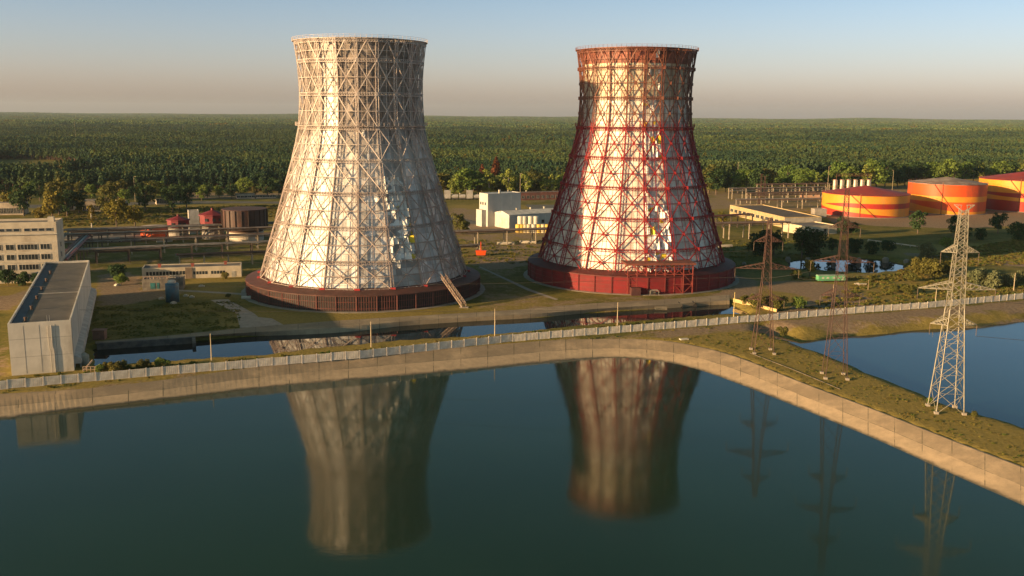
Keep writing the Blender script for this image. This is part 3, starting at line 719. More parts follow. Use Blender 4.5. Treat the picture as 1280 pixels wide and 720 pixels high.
mb = MB(); mb.box(-.3, .3, -.3, .3, -.2, .12)
for i in range(nP):
    a, b = along(i*stp), along((i+1)*stp); d = b-a; rz_ = math.atan2(d.y, d.x)
    o = bpy.data.objects.new('panel', pm[i % 3]); COL.objects.link(o); o.parent = fen; o.location = a-fen.location+d.normalized()*.13+Vector((0, 0, random.uniform(-.08, .05))); o.rotation_euler = (random.uniform(-.025, .025), 0, rz_+random.uniform(-.006, .006))
    o = bpy.data.objects.new('post', pom); COL.objects.link(o); o.parent = fen; o.location = a-fen.location; o.rotation_euler = (0, 0, rz_)

# ------------------------------------------------------------------ buildings
glass = mat('window_glass', (.04, .05, .06), (.02, .025, .03), .3, .12); framem = mat('window_frame', (.55, .52, .46), rough=.6)
def frame_at(pl, pr, z=0.):
    a, b = (G(*pl, z) if len(pl) == 2 else Vector(pl)), (G(*pr, z) if len(pr) == 2 else Vector(pr)); a.z = b.z = 0; return a, math.atan2((b-a).y, (b-a).x), (b-a).length
def win(parent, face, u0, u1, z0, z1, Wd, D, bars=2, fr=framem, gl=glass, frame=True, cross=False):
    "a window on the front (face 0), the right side (1) or the left side (2)"
    mb = MB(); g_ = MB(); t = .09
    def B(m, a, b, c, d, o0, o1):
        if face == 0: m.box(a, b, -o1, -o0, c, d)
        elif face == 1: m.box(Wd+o0, Wd+o1, a, b, c, d)
        else: m.box(-o1, -o0, a, b, c, d)
    B(g_, u0, u1, z0, z1, .01, .05); w = g_.build('window', gl, parent)
    if frame:
        for k in range(bars+1): x = u0+(u1-u0)*k/bars; B(mb, x-t/2, x+t/2, z0+t/2, z1-t/2, .055, .13)
        B(mb, u0-t/2, u1+t/2, z0-t/2, z0+t/2, .055, .15); B(mb, u0-t/2, u1+t/2, z1-t/2, z1+t/2, .055, .15)
        mb.build('frame', fr, w)
def block(root, x0, x1, y0, y1, h, wallm, roofm, par=.5, z0=-.3, name='wall', rname='roof', pt_=.3):
    mb = MB(); mb.box(x0, x1, y0, y1, z0, h)
    if par:
        mb.box(x0, x1, y0, y0+pt_, h, h+par); mb.box(x0, x1, y1-pt_, y1, h, h+par); mb.box(x0, x0+pt_, y0+pt_, y1-pt_, h, h+par); mb.box(x1-pt_, x1, y0+pt_, y1-pt_, h, h+par)
    mb.build(name, wallm, root)
    mb = MB(); mb.box(x0+pt_, x1-pt_, y0+pt_, y1-pt_, h, h+.06) if par else mb.box(x0-.3, x1+.3, y0-.3, y1+.3, h, h+.35); return mb.build(rname, roofm, root)
plaster = mat('plaster_white', (.56, .51, .43), (.46, .42, .35), .25, .85, dirt=(.30, .26, .21), bump=.02)
plast2 = mat('panel_cream', (.54, .48, .38), (.44, .39, .31), .3, .85, dirt=(.33, .28, .22), bump=.02)
roof_g = mat('roof_felt', (.15, .135, .12), (.10, .09, .085), .15, .9, dirt=(.22, .2, .17)); roof_d = mat('roof_gutter', (.035, .045, .065), (.02, .028, .04), .3, .6)
grey_m = mat('vent_grey', (.42, .40, .37), (.3, .28, .26))
def pipe_part(root, name, pts, r, m, n=6): mb = MB(); mb.tube([Vector(p) for p in pts], r, n); mb.build(name, m, root)

# pump house: windowless, long flat roof
a, rz_, Wd = frame_at((14.5, 470.5), (93, 463.5)); bb = G(115, 371); D = (bb-G(93, 463.5)).length; Hh = ZAT(89, 400, G(93, 463.5).y)-.7
u = Vector((math.cos(rz_), math.sin(rz_), 0)); 
# the plan is a skewed rectangle: keep it a rectangle whose long side follows the right wall
dv = (bb-G(93, 463.5)).normalized(); rzz = math.atan2(-dv.x, dv.y)
pr_ = G(93, 463.5); a = pr_-Vector((math.cos(rzz), math.sin(rzz), 0))*Wd
ph = thing('pump_house', 'long windowless whitewashed pump house with flat grey roof by the canal end', 'building', a, rzz)
block(ph, 0, Wd, 0, D, Hh, mat('pump_white', (.66, .61, .53), (.56, .52, .45), .25, .85, dirt=(.36, .32, .26), bump=.02), mat('pump_roof', (.105, .095, .085), (.07, .065, .06), .15, .9, dirt=(.15, .135, .11)), .7, pt_=.35)
mb = MB(); mb.box(.4, 2.6, .5, D-.5, Hh+.07, Hh+.12); mb.build('gutter', roof_d, ph)
mb = MB(); mb.box(2.7, Wd-.4, D*.42, D*.42+.35, Hh+.07, Hh+.25); mb.build('roof_joint', grey_m, ph)
for k in range(6):
    mb = MB(); y = 5+k*D*.145; mb.cyl((3.2, y, Hh), (3.2, y, Hh+.9), .28, .28, 10); mb.cyl((3.2, y, Hh+.9), (3.2, y, Hh+1.1), .45, .3, 10); mb.build('roof_vent', mat('vent_dark', (.10, .06, .045)), ph)
mb = MB(); mb.hull8([(Wd, 2, 1.2), (Wd+1.6, 2, 1.2), (Wd+1.6, D, 1.2), (Wd, D, 1.2), (Wd, 2, 3.2), (Wd+1.4, 2, 2.5), (Wd+1.4, D, 2.5), (Wd, D, 3.2)]); mb.build('side_gallery', mat('gallery_white', (.5, .47, .43)), ph)
for y in np.linspace(3, D-2, 12): 
    mb = MB(); mb.box(Wd+1.1, Wd+1.4, y, y+.3, -2, 1.2); mb.build('gallery_post', grey_m, ph)
mb = MB()
for x in (Wd*.24, Wd*.49, Wd*.745): mb.box(x-.03, x+.03, -.02, .0, .3, Hh)
for z in (4.2, 8.4): mb.box(0.1, Wd-.1, -.022, .0, z-.03, z+.03)
mb.build('panel_joint', mat('joint_dark', (.25, .22, .18)), ph)
for x in (Wd*.645, Wd*.70): pipe_part(ph, 'down_pipe', [(x, -.16, 0), (x, -.16, Hh*.45), (x-.25, -.16, Hh*.55), (x-.25, -.16, Hh-.2)], .07, grey_m)
for x in (Wd*.62, Wd*.66): mb = MB(); mb.bar((x, .6, Hh+.1), (x, .6, Hh+2.0), .1); mb.build('roof_stub', grey_m, ph)
# equipment at its canal side
mb = MB()
mb.cyl((0, 0, 0), (0, 0, 2.2), 1.1, 1.1, 14); mb.cyl((0, 0, 2.2), (0, 0, 2.9), 1.1, .2, 14)
single('water_tank', mb, mat('tank_pale', (.45, .42, .35), (.3, .26, .2)), 'small pale tank beside the right wall of the pump house, near the fence', 'tank', G(106, 455))
mb = MB()
for k in range(6): mb.bar((k*.9, 0, 0), (k*.9, 0, 1.2), .1)
mb.bar((0, 0, 1.2), (4.5, 0, 1.2), .1); mb.bar((0, 0, .6), (4.5, 0, .6), .08); mb.bar((0, 0, .1), (2, 1, 2.6), .3)
single('pipe_railing', mb, rust_l, 'rusty pipe railing between the pump house tank and the canal', 'railing', G(104, 464.5))
mb = MB(); mb.box(0, 3, 0, 2.4, 0, 2.4); mb.box(-.2, 3.2, -.2, 2.6, 2.404, 2.6); mb.box(.8, 1.8, -.05, 0, .1, 2.0)
single('brick_kiosk', mb, mat('brick_red', (.25, .13, .09), (.18, .09, .06)), 'little brownish kiosk at the canal corner right behind the pump house', 'kiosk', G(116, 425), .1)

# office building
a, rz_, Wd = frame_at((-70, 357), (75.5, 352)); Hh = ZAT(75, 280, G(75.5, 352).y); Dp = 13
ob = thing('office_building', 'five-storey cream office block with rows of windows at the left edge', 'building', a, rz_)
block(ob, 0, Wd, 0, Dp, Hh, plast2, roof_g, .8)
mb = MB(); mb.box(-.2, Wd+.2, -.5, -.003, Hh-3.6, Hh-3.3); mb.build('cornice', framem, ob)
fh = (Hh-3.2)/4.9
for r_ in range(5):
    z0 = .55*fh*0+fh*(r_)+1.1
    if r_ == 4: z0 = Hh-2.4
    x = 1.2; k = 0
    while x < Wd-3:
        if r_ == 4: w_ = 1.9; step_ = 2.35 if (k % 5) != 4 else 3.4; h_ = 1.05; bars = 1
        else: w_ = (6.4, 3.1, 6.4, 2.6)[k % 4]; step_ = w_+(1.0, .9, 1.5, 1.1)[k % 4]; h_ = 1.9; bars = max(2, int(w_/1.0))
        if x+w_ > Wd-.8: break
        if x > Wd*.28: win(ob, 0, x, x+w_, z0, z0+h_, Wd, Dp, bars)
        x += step_; k += 1
for r_ in range(4):
    win(ob, 1, 5, 7, fh*r_+1.2, fh*r_+3, Wd, Dp, 2)
mb = MB()
for r_ in range(1, 5): mb.box(.1, Wd-.1, -.06, .0, fh*r_-.12, fh*r_+.12)
mb.build('string_course', framem, ob)
mb = MB(); mb.box(Wd-3.2, Wd-1.2, 3, 5, Hh, Hh+2.2); mb.build('roof_hatch', plast2, ob)

# low wide building behind the office
def low_house(pl, pr, D, top_py, label, wallm, roofm, name='low_building', par=.4, wins=None, vents=0, ww=1.2, wz=(1.0, 2.2), group=None, bars=2, doors=0, ventm=grey_m):
    a, rz_, Wd = frame_at(pl, pr); Hh = ZAT((pl[0]+pr[0])/2, top_py, (a.y+G(*pr).y)/2) if top_py > 20 else top_py
    t = thing(name, label, 'building', a, rz_, group); block(t, 0, Wd, 0, D, Hh, wallm, roofm, par)
    if wins:
        for k in range(wins): x = Wd*(k+.5)/wins; win(t, 0, x-ww/2, x+ww/2, wz[0], wz[1], Wd, D, bars, frame=ww > .8)
    for k in range(vents):
        mb = MB(); x = Wd*(k+.5)/vents; y = D*random.uniform(.3, .7); mb.box(x-.5, x+.5, y-.4, y+.4, Hh, Hh+1.1); mb.box(x-.7, x+.7, y-.6, y+.6, Hh+1.104, Hh+1.3); mb.build('roof_vent', ventm, t)
    for k in range(doors):
        mb = MB(); x = Wd*(k+.5)/doors+.9; mb.box(x, x+1.3, -.06, -.0, 0, 2.1); mb.build('door', mat('door_teal', (.03, .16, .17), (.02, .10, .11)), t)
    return t, Wd, Hh
t, Wd, Hh = low_house((70, 304), (176, 301), 28, 299, 'wide low building with flat brown-grey roof behind the office block', mat('low_wall', (.34, .3, .25)), roof_g, vents=4, name='flat_workshop')
# ruined low block and its long neighbour
t, Wd, Hh = low_house((178, 350), (302, 346), 9, 335, 'long low pale building with a row of small dark windows left of the pale tower', plast2, roof_g, vents=3, name='long_shed', wins=0, ventm=mat('vent_red', (.35, .09, .06)))
for k in range(11):
    x = Wd*(.51+.03*k)
    if k not in (5,): win(t, 0, x, x+.75, Hh-2.4, Hh-1.3, Wd, 9, 1, frame=False)
for k in range(12):
    x = Wd*(.04+.033*k); win(t, 0, x, x+.85, Hh-2.3, Hh-1.0, Wd, 9, 1, frame=False)
mb = MB(); mb.box(Wd*.43, Wd*.5, -.3, -.003, 0, Hh+.3); mb.build('pier', mat('pier_brown', (.2, .15, .11)), t)
mb = MB(); mb.box(Wd*.9, Wd*.94, -.08, -.003, 0, 2.2); mb.build('door', mat('door_pale', (.4, .4, .38)), t)
t, Wd, Hh = low_house((178, 363.5), (229, 362), 6.5, 350, 'derelict grey block with a teal door in front of the long low pale building', mat('ruin_grey', (.22, .20, .17), (.12, .11, .1), .5, dirt=(.07, .06, .05)), roof_g, vents=0, name='derelict_block', doors=0)
mb = MB(); mb.box(Wd*.2, Wd*.32, -.07, -.003, .6, 2.6); mb.box(Wd*.36, Wd*.42, -.07, -.003, .6, 2.6); mb.build('door', mat('door_teal', (.03, .2, .22), (.02, .12, .13)), t)
for k in range(7): x = Wd*(.06+.13*k); 
mb = MB()
for k in range(12): x = Wd*(k+.5)/12; mb.bar((x, .2, Hh), (x+random.uniform(-.4, .4), .3, Hh+random.uniform(.8, 1.6)), .2)
mb.bar((0, .2, Hh+1.2), (Wd*.95, .2, Hh+1.1), .25); mb.build('broken_parapet', rust_l, t)
mb = MB(); mb.box(Wd*.62, Wd*.8, 1.6, 4, Hh, Hh+.8); mb.build('roof_box', plaster, t)
# blue tank with white cap
p = G(216, 377); hh = ZAT(216, 352, p.y)
t = thing('blue_tank', 'upright blue cylindrical tank with a pale cap on the shaded lawn', 'tank', p)
mb = MB(); mb.lathe([(0, 0), (2.1, 0), (2.1, hh-.6), (1.2, hh-.3)], 24); mb.build('body', mat('tank_blue', (.05, .15, .22), (.035, .10, .16), .5, .6, dirt=(.12, .08, .05)), t, True)
mb = MB(); mb.lathe([(1.3, hh-.45), (1.3, hh+.2), (.9, hh+.5), (0, hh+.5)], 20); mb.build('cap', mat('cap_white', (.62, .56, .5)), t)
for i, (x, y) in enumerate(((202, 374), (232.5, 370.5), (240, 372), (217, 379.5), (252, 358.5), (147, 357))):
    mb = MB(); w_ = random.uniform(.7, 1.2); mb.box(-w_, w_, -.6, .6, 0, .45); mb.box(-w_*.6, w_*.4, -.4, .4, .45, .7)
    single('concrete_slab', mb, plaster, 'pale concrete cover slab lying in the grass '+('left of the blue tank', 'just right of the blue tank', 'second to the right of the blue tank', 'at the foot of the blue tank', 'near the white pipe end', 'on the grass behind the pump house')[i], 'slab', G(x, y), random.uniform(0, 1))
mb = MB(); mb.tube([(0, 0, .5), (4, 0, .5), (4.5, -.2, 0)], .55, 10)
single('white_pipe', mb, mat('pipe_white', (.6, .56, .5)), 'short fat white pipe bend beside the brown skirt of the pale tower', 'pipe', G(302, 374), .2)

# ------------------------------------------------------------------ pipe racks
pm_s = mat('pipe_silver', (.36, .34, .32), (.2, .18, .17), .3, .5, metal=.4); pm_b = mat('pipe_brown', (.16, .10, .075), (.09, .06, .05), .3, .7)
pm_r = mat('pipe_red', (.28, .07, .05), (.16, .05, .04), .3, .6); concp = mat('rack_post', (.46, .38, .28), (.30, .25, .19), .6)
steelp = mat('rack_steel', (.14, .10, .085), (.08, .06, .05), .6)
def rack(a_px, b_px, h, w, label, pipes=4, span=11, postm=concp, pms=(pm_s, pm_b), tiers=1, z0=0., group=None, pr=.32):
    a, b = G(*a_px), G(*b_px); L = (b-a).length; t = thing('pipe_rack', label, 'pipe rack', a, math.atan2((b-a).y, (b-a).x), group)
    n_ = max(1, int(L/span))
    for i in range(n_+1):
        x = L*i/n_
        for y in (0, w): mb = MB(); mb.box(x-.22, x+.22, y-.22, y+.22, -.3, h); mb.build('post', postm, t)
        mb = MB()
        for k in range(tiers): mb.box(x-.15, x+.15, -.5, w+.5, h-k*1.7-.3+.004, h-k*1.7+.002)
        mb.build('cross_beam', steelp, t)
    for y in (0.1, w-.1):
        mb = MB(); mb.box(0, L, y-.12, y+.12, h-.62, h-.31); mb.build('girder', steelp, t)
    for k in range(tiers):
        for q in range(pipes):
            mb = MB(); y = w*(q+.5)/pipes; r_ = pr*random.choice((.6, .8, 1., 1.)); z = h-k*1.7+r_+.01; j = random.uniform(.0, L*.05)
            mb.cyl((-j, y, z), (L+random.uniform(0, L*.04), y, z), r_, r_, 8); mb.build('pipe', pms[(q+k) % len(pms)], t)
    return t
rack((80, 332), (352, 319), 5.6, 5, 'front pipe rack across the left yard, nearest of the row behind the long pale building', 5, 12, steelp, (pm_s, pm_b, pm_s))
rack((80, 322), (360, 309), 6, 4.5, 'second pipe rack across the left yard, counted from the front', 4, 12, concp, (pm_s, pm_b))
rack((86, 314.5), (360, 303), 7, 4.5, 'third pipe rack across the left yard, counted from the front', 4, 12, steelp, (pm_b, pm_s))
rack((86, 308.5), (362, 298), 7.2, 5, 'rearmost pipe rack across the left yard, just before the orange tank', 4, 14, concp, (pm_s, pm_s, pm_b))
rack((120, 327.5), (200, 324), 4.2, 3, 'short low pipe rack between the first and second racks of the left yard', 4, 9, steelp, (pm_b, pm_s))
rack((225, 334), (345, 329), 4.5, 3.5, 'low pipe rack just behind the roof of the long low pale building', 4, 9, concp, (pm_b, pm_r, pm_s))
rack((90, 304), (190, 300), 5, 4, 'brown pipe rack at the left end of the yard in front of the flat workshop', 4, 10, steelp, (pm_b, pm_b, pm_s))
rack((88, 345), (116, 312), 6, 5, 'red pipe rack running back from the pump house between office block and yard', 4, 10, steelp, (pm_r, pm_s, pm_b, pm_r), pr=.45)
rack((560, 309), (705, 303.5), 6.4, 5, 'pipe rack between the two towers in front of the white factory', 5, 14, concp, (pm_b, pm_s, pm_b), 1, pr=.4)
rack((560, 318), (600, 316), 3.2, 3, 'low pipe rack end just right of the pale tower', 3, 10, concp, (pm_s, pm_b))
rack((886, 300), (985, 297.5), 7.5, 6, 'pipe rack right of the red tower ending before the pond trees', 5, 10, concp, (pm_b, pm_s, pm_b, pm_b), pr=.38)
rack((884, 287), (940, 283), 6.5, 5, 'reddish pipe rack behind the one that ends at the pond trees', 4, 10, steelp, (pm_r, pm_b))
rack((925, 262), (1028, 260.5), 6.0, 6, 'pipe rack left of the low striped tank, front one of four', 4, 14, concp, (pm_b, pm_s), 1)
rack((938, 254.5), (1030, 252.5), 7.0, 5, 'pipe rack left of the low striped tank, second of four from the front', 4, 12, concp, (pm_b, pm_b), 2)
rack((915, 249), (1032, 246.5), 7.5, 5, 'pipe rack left of the low striped tank, third of four from the front', 3, 11, concp, (pm_b, pm_s), 2)
rack((950, 244), (1036, 242.5), 8, 5, 'pipe rack left of the low striped tank, rearmost of four', 3, 10, concp, (pm_b, pm_b), 1)
for i, (x, y, tp) in enumerate(((950, 257, 218), (954.5, 256, 220.5), (948, 262, 236), (887, 272, 258))):
    p = G(x, y); h_ = ZAT(x, tp, p.y); t = thing('lattice_mast', ('tall twin-topped steel mast at the left end of the pipe racks', 'second, slightly shorter steel mast at the left end of the pipe racks', 'short steel portal post in front of the two tall masts', 'stubby steel mast beside the right flank of the red tower')[i], 'mast', p)
    for s in (-1, 1): mb = MB(); mb.bar((s*.7, 0, 0), (s*.35, 0, h_), .25); mb.build('leg', brown, t)
    mb = MB(); n_ = 10
    for k in range(n_):
        f0, f1 = .7-.35*k/n_, .7-.35*(k+1)/n_; mb.bar((-f0, 0, h_*k/n_), (f1, 0, h_*(k+1)/n_), .12); mb.bar((f0, 0, h_*k/n_), (-f1, 0, h_*(k+1)/n_), .12)
    mb.box(-1.3, 1.3, -.5, .5, h_, h_+.3); mb.build('lacing', brown, t)
# piled rails, slabs beyond
# ------------------------------------------------------------------ right-hand works
yel = mat('wall_yellow', (.46, .35, .19), (.37, .28, .15), .4, dirt=(.3, .22, .12)); 
def works(pl, pc, pr, top_py, label, m1, m2, roofm, name, nwin=0, par=.5):
    "seen at its corner: pl..pc is the long left face, pc..pr the short right one"
    A, Cn, B = G(*pl), G(*pc), G(*pr); d = (Cn-A); L = d.length; ang = math.atan2(d.y, d.x); Dp = abs((B-Cn).dot(Vector((-math.sin(ang), math.cos(ang), 0)))); Dp = max(Dp, 8)
    h = ZAT(pc[0], top_py, Cn.y); t = thing(name, label, 'building', A, ang); block(t, 0, L, 0, Dp, h, m1, roofm, par)
    mb = MB(); mb.box(L, L+.12, .05, Dp-.05, -.2, h-.02); mb.build('end_wall', m2, t)
    for k in range(nwin): x = L*(k+.5)/nwin; win(t, 0, x-L/nwin*.33, x+L/nwin*.33, h*.35, h*.7, L, Dp, 2)
    return t, L, Dp, h
works((912, 268), (980, 285), (1012, 281), 272.5, 'long flat-roofed works with a sunlit yellow front and a strip of dark windows', yel, mat('gable_grey', (.42, .38, .33)), mat('rusty_roof', (.10, .075, .055), (.06, .045, .035), .2, .9, dirt=(.16, .09, .06)), 'works_building', 12)

t, L, Dp, h = works((978, 289), (1005, 294), (1039, 291), 284, 'small white flat-roofed block with two dark windows at the corner of the yellow works', mat('cream_wall', (.66, .55, .38)), plaster, roof_g, 'white_annex')
for y in (Dp*.35, Dp*.6): win(t, 1, y, y+1.6, h*.3, h*.7, L+.12, Dp, 1, frame=False)
low_house((1003, 247), (1030, 247), 6, 241, 'small low shed with a pinkish wall behind the pipe racks', mat('pink_wall', (.5, .3, .2)), roof_g, 'pink_shed', wins=3)
low_house((1018, 272), (1033, 272), 6, 262, 'narrow grey transformer house squeezed against the low striped tank', mat('grey_wall', (.34, .3, .26)), roof_g, 'transformer_house')

# storage tanks
Y_, R_, O_, D_ = (mat('tank_yellow', (.80, .30, .018), (.68, .25, .018), .12, .5, dirt=(.5, .3, .08)), mat('tank_red', (.42, .03, .015), (.34, .025, .015), .15, .5, dirt=(.2, .05, .03)), mat('tank_orange', (.72, .09, .012), (.62, .075, .012), .15, .5, dirt=(.4, .08, .03)), mat('tank_amber', (.82, .30, .02), (.7, .25, .02), .15, .5))
def storage(cx_px, front_py, half_px, top_py, label, bands, mats_, roof_m, roof_h, stair_side=-1, dome=False):
    f = G(cx_px, front_py); r_ = half_px*(f.length/FPX)*1.02; c = f+Vector((f.x, f.y, 0)).normalized()*r_
    h = ZAT(cx_px, top_py, f.y); t = thing('storage_tank', label, 'storage tank', c)
    n_ = 120; mb = MB(); vd = math.atan2(-c.y, -c.x)
    for k in range(n_):
        t0, t1 = 2*math.pi*k/n_, 2*math.pi*(k+1)/n_
        u0, u1 = [math.atan2(math.sin(x-vd), math.cos(x-vd))/(math.pi/2) for x in (t0, t1)]
        if abs(u0-u1) > 1: u1 = u0
        b0, b1 = bands(u0), bands(u1)
        for j in range(len(b0)-1):
            if b0[j+1]-b0[j] < 1e-4 and b1[j+1]-b1[j] < 1e-4: continue
            mb.mi = j; mb.face([(r_*math.cos(t0), r_*math.sin(t0), h*b0[j]), (r_*math.cos(t1), r_*math.sin(t1), h*b1[j]), (r_*math.cos(t1), r_*math.sin(t1), h*b1[j+1]), (r_*math.cos(t0), r_*math.sin(t0), h*b0[j+1])])
    mb.build('wall', mats_, t)
    mb = MB(); mb.lathe([(r_+.25, h-.15), (r_+.25, h+.12), (r_*.98, h+.13)]+[(r_*(1-q)*.98, h+.13+roof_h*(math.sin(q*math.pi/2) if dome else q)) for q in np.linspace(0.05, 1, 8)], 72); mb.build('roof', roof_m, t)
    mb = MB()
    for k in range(48):
        q0, q1 = 2*math.pi*k/48, 2*math.pi*(k+1)/48; P0, P1 = Vector((r_*math.cos(q0), r_*math.sin(q0), h)), Vector((r_*math.cos(q1), r_*math.sin(q1), h))
        mb.bar(P0+Vector((0, 0, .1)), P0+Vector((0, 0, 1.2)), .08); mb.bar(P0+Vector((0, 0, 1.2)), P1+Vector((0, 0, 1.2)), .08)
    mb.build('railing', mat('rail_dark', (.2, .07, .04)), t)
    mb = MB(); a0 = vd+.25
    for k in range(16):
        q = a0+k*.035*stair_side; q2 = q+.035*stair_side; mb.bar(((r_+.7)*math.cos(q), (r_+.7)*math.sin(q), h*k/16), ((r_+.7)*math.cos(q2), (r_+.7)*math.sin(q2), h*(k+1)/16), .7, .15)
    mb.build('stair', mat('stair_rust', (.35, .12, .05)), t)
    mb = MB(); q = vd-.1
    mb.bar(((r_+.3)*math.cos(q), (r_+.3)*math.sin(q), 0), ((r_+.3)*math.cos(q), (r_+.3)*math.sin(q), h+1), .4, .2); mb.build('ladder', mat('stair_rust', (.35, .12, .05)), t)
    mb = MB(); mb.lathe([(r_+1.2, -.2), (r_+1.2, .25), (r_, .25)], 60); mb.build('plinth', pavem, t)
    return t, c, r_, h
rr1 = mat('tank_roof_red', (.34, .035, .015), (.26, .028, .015), .1, .6, dirt=(.2, .05, .04)); rr2 = mat('tank_roof_grey', (.34, .27, .22), (.2, .14, .11), .2, .8, dirt=(.12, .06, .05))
cl = lambda v: max(0., min(1., v))
storage(1080, 272.3, 49.5, 245, 'low yellow tank with dark red bands and a red cone roof, leftmost big tank', lambda u: (0, .42*cl((.75-u)/1.75)+.0, .52-.12*cl(u+.8) if u > -.8 else .5, .5+.14*cl((u+.8)/.5) if u > -.8 else .5, 1), [R_, Y_, R_, Y_], rr1, 4.6)
storage(1181, 268.3, 42, 231, 'tall orange tank with amber wedges and rusty grey roof, middle big tank', lambda u: (0, cl(.25*cl((u+1)/.8) if u < .1 else .25-.25*cl((u-.1)*2)) if False else .02+.22*cl((.2-u)), .30-.26*cl(u+.6) if u < .35 else .10, .42, .60, 1), [D_, D_, O_, D_, O_], rr2, 3.6)
storage(1279, 265.3, 48, 226.5, 'tall tank with yellow and red bands cut off by the right edge, rightmost big tank', lambda u: (0, .36-.1*cl(u+.3), .52-.13*cl(u+.6), .60-.03*cl(u), 1), [R_, Y_, R_, Y_], rr1, 5.0)
silver = mat('silver', (.62, .55, .46), (.48, .42, .35), .5, .35, metal=.5); silv2 = mat('silver_rust', (.35, .16, .09), (.25, .1, .06))
for i in range(6):
    px = 1043+i*8.4; p = G(px, 243.5); h_ = ZAT(px, 224.2, p.y)
    t = thing('silver_silo', ('leftmost', 'second from left', 'third from left', 'fourth from left', 'fifth from left', 'rightmost')[i]+' of the six slim silver cylinders behind the low striped tank', 'silo', p, 0, 'slim silver cylinders behind the striped tank')
    mb = MB(); mb.lathe([(0, .8), (1.75, .8), (1.75, h_-.5), (1.5, h_), (0, h_+.1)], 20); mb.build('body', silver, t, False)
    mb = MB(); 
    for z in (h_*.96, h_*.5): mb.lathe([(1.76, z), (1.86, z), (1.86, z+.4), (1.76, z+.4)], 20)
    mb.build('hoop', silv2, t)
    mb = MB(); mb.lathe([(1.85, -.1), (1.85, .8), (0, .81)], 16); mb.build('base_ring', silv2, t)
mb = MB(); a = G(1042, 243.5); b = G(1086, 243); h_ = 15.4
for z in (h_, h_+1): mb.bar((0, -1.9, z), ((b-a).length, -1.9, z), .12)
for k in range(12): x = (b-a).length*k/11; mb.bar((x, -1.9, h_-.6), (x, -1.9, h_+1), .08)
mb.box(0, (b-a).length, -2.1, -1.8, h_-.75, h_-.6)
mb.bar((.4, -2, 0), (.4, -2, h_-.7), .15); mb.bar(((b-a).length-.4, -2, 0), ((b-a).length-.4, -2, h_-.7), .15)
single('service_gantry', mb, silv2, 'thin railed gantry joining the tops of the six slim silver cylinders', 'gantry', a, math.atan2((b-a).y, (b-a).x))
# green trailer, boat-like slab, kerb
a, rz_, L = frame_at((1023, 353), (1057, 352.5))
t = thing('green_trailer', 'faded green site trailer with small windows on the dry grass by the pond', 'trailer', a+Vector((0, 0, 0)), rz_)
gt = mat('trailer_green', (.13, .42, .20), (.10, .34, .17), .5, .6, dirt=(.25, .3, .2)); mb = MB(); mb.box(0, L, 0, 2.4, .6, 2.35); mb.build('body', gt, t)
mb = MB(); mb.hull8([(-.1, -.1, 2.355), (L+.1, -.1, 2.355), (L+.1, 2.5, 2.355), (-.1, 2.5, 2.355), (0, .6, 2.6), (L, .6, 2.6), (L, 2, 2.6), (0, 2, 2.6)]); mb.build('roof', mat('trailer_roof', (.3, .42, .3)), t)
for k in (.12, .3, .52, .7): 
    mb = MB(); mb.box(L*k, L*k+.9, -.05, -.0, 1.3, 1.95); w_ = mb.build('window', mat('trailer_window', (.5, .5, .42)), t)
mb = MB(); mb.box(L*.86, L*.86+.8, -.05, 0, .65, 2.2); mb.build('door', mat('trailer_door', (.35, .42, .3)), t)
for x in (L*.15, L*.8):
    for y in (.1, 2.4): mb = MB(); mb.cyl((x, y, .42), (x, y+.2, .42), .42, .42, 14); mb.build('wheel', mat('tyre', (.02, .02, .02)), t)
mb = MB(); mb.hull8([(0, .3, 0), (3.4, .2, 0), (3.4, 1.2, 0), (0, 1.1, 0), (-.3, 0, .7), (4.0, .1, .7), (4.0, 1.3, .7), (-.3, 1.4, .7)]); mb.box(.5, 1.2, .3, 1.1, .704, .9)
single('small_boat', mb, mat('boat_white', (.6, .52, .42)), 'small white boat drawn up on the grass right of the green trailer', 'boat', G(1070, 357))
a, b = G(917, 376.5), G(971, 390); mb = MB(); mb.bar((0, 0, .35), b-a+Vector((0, 0, .35)), .35, 1.2)
single('kerb_wall', mb, mat('kerb_yellow', (.62, .45, .2), (.5, .36, .17)), 'low yellowish kerb wall at the right end of the canal', 'kerb', a)
a, b = G(938, 442), G(1050, 487); mb = MB(); mb.tube([(0, 0, .1), tuple((b-a)*.5+Vector((0.4, 0.3, .1))), tuple(b-a+Vector((0, 0, .1)))], .08, 8)
single('pipe_on_grass', mb, mat('pipe_pale', (.17, .14, .11)), 'thin pale pipe lying on the grass spit past the feet of the brown pylons', 'pipe', a)
for i, (x, y) in enumerate(((849, 382), (866.5, 381))):
    p = G(x, y, -.9); mb = MB(); d_ = Vector((0, -1, 0)); mb.cyl((0, 1.6, 0), (0, -1.2, 0), 1.0, 1.0, 16, False); mb.cyl((0, -1.1, 0), (0, -1.1, 0.001), 1, 1, 4, False); mb.cyl((0, -.9, 0), (0, -.85, 0), .95, .95, 16)
    single('outfall_pipe', mb, mat('pipe_black', (.018, .015, .014)), ('left', 'right')[i]+' of the two black outfall pipe mouths in the canal bank below the red tower', 'pipe', p)
mb = MB(); mb.hull8([(0, 0, -1.2), (7, .3, -1.4), (7.5, 3, 0), (0, 3, 0), (0, 0, -.8), (7, .3, -1.0), (7.5, 3, .25), (0, 3, .25)]); mb.V = [(x*.55, y*.6, z*.5) for x, y, z in mb.V]
single('concrete_slab', mb, apron, 'tilted pale slab on the canal bank left of the two black pipe mouths', 'slab', G(819, 385, -.3))
mb = MB(); mb.box(-1.2, 1.2, -.6, .6, -.1, .3); single('concrete_slab', mb, plaster, 'small pale slab on the dry grass between fence and embankment bend', 'slab', G(855, 424.5), .3)
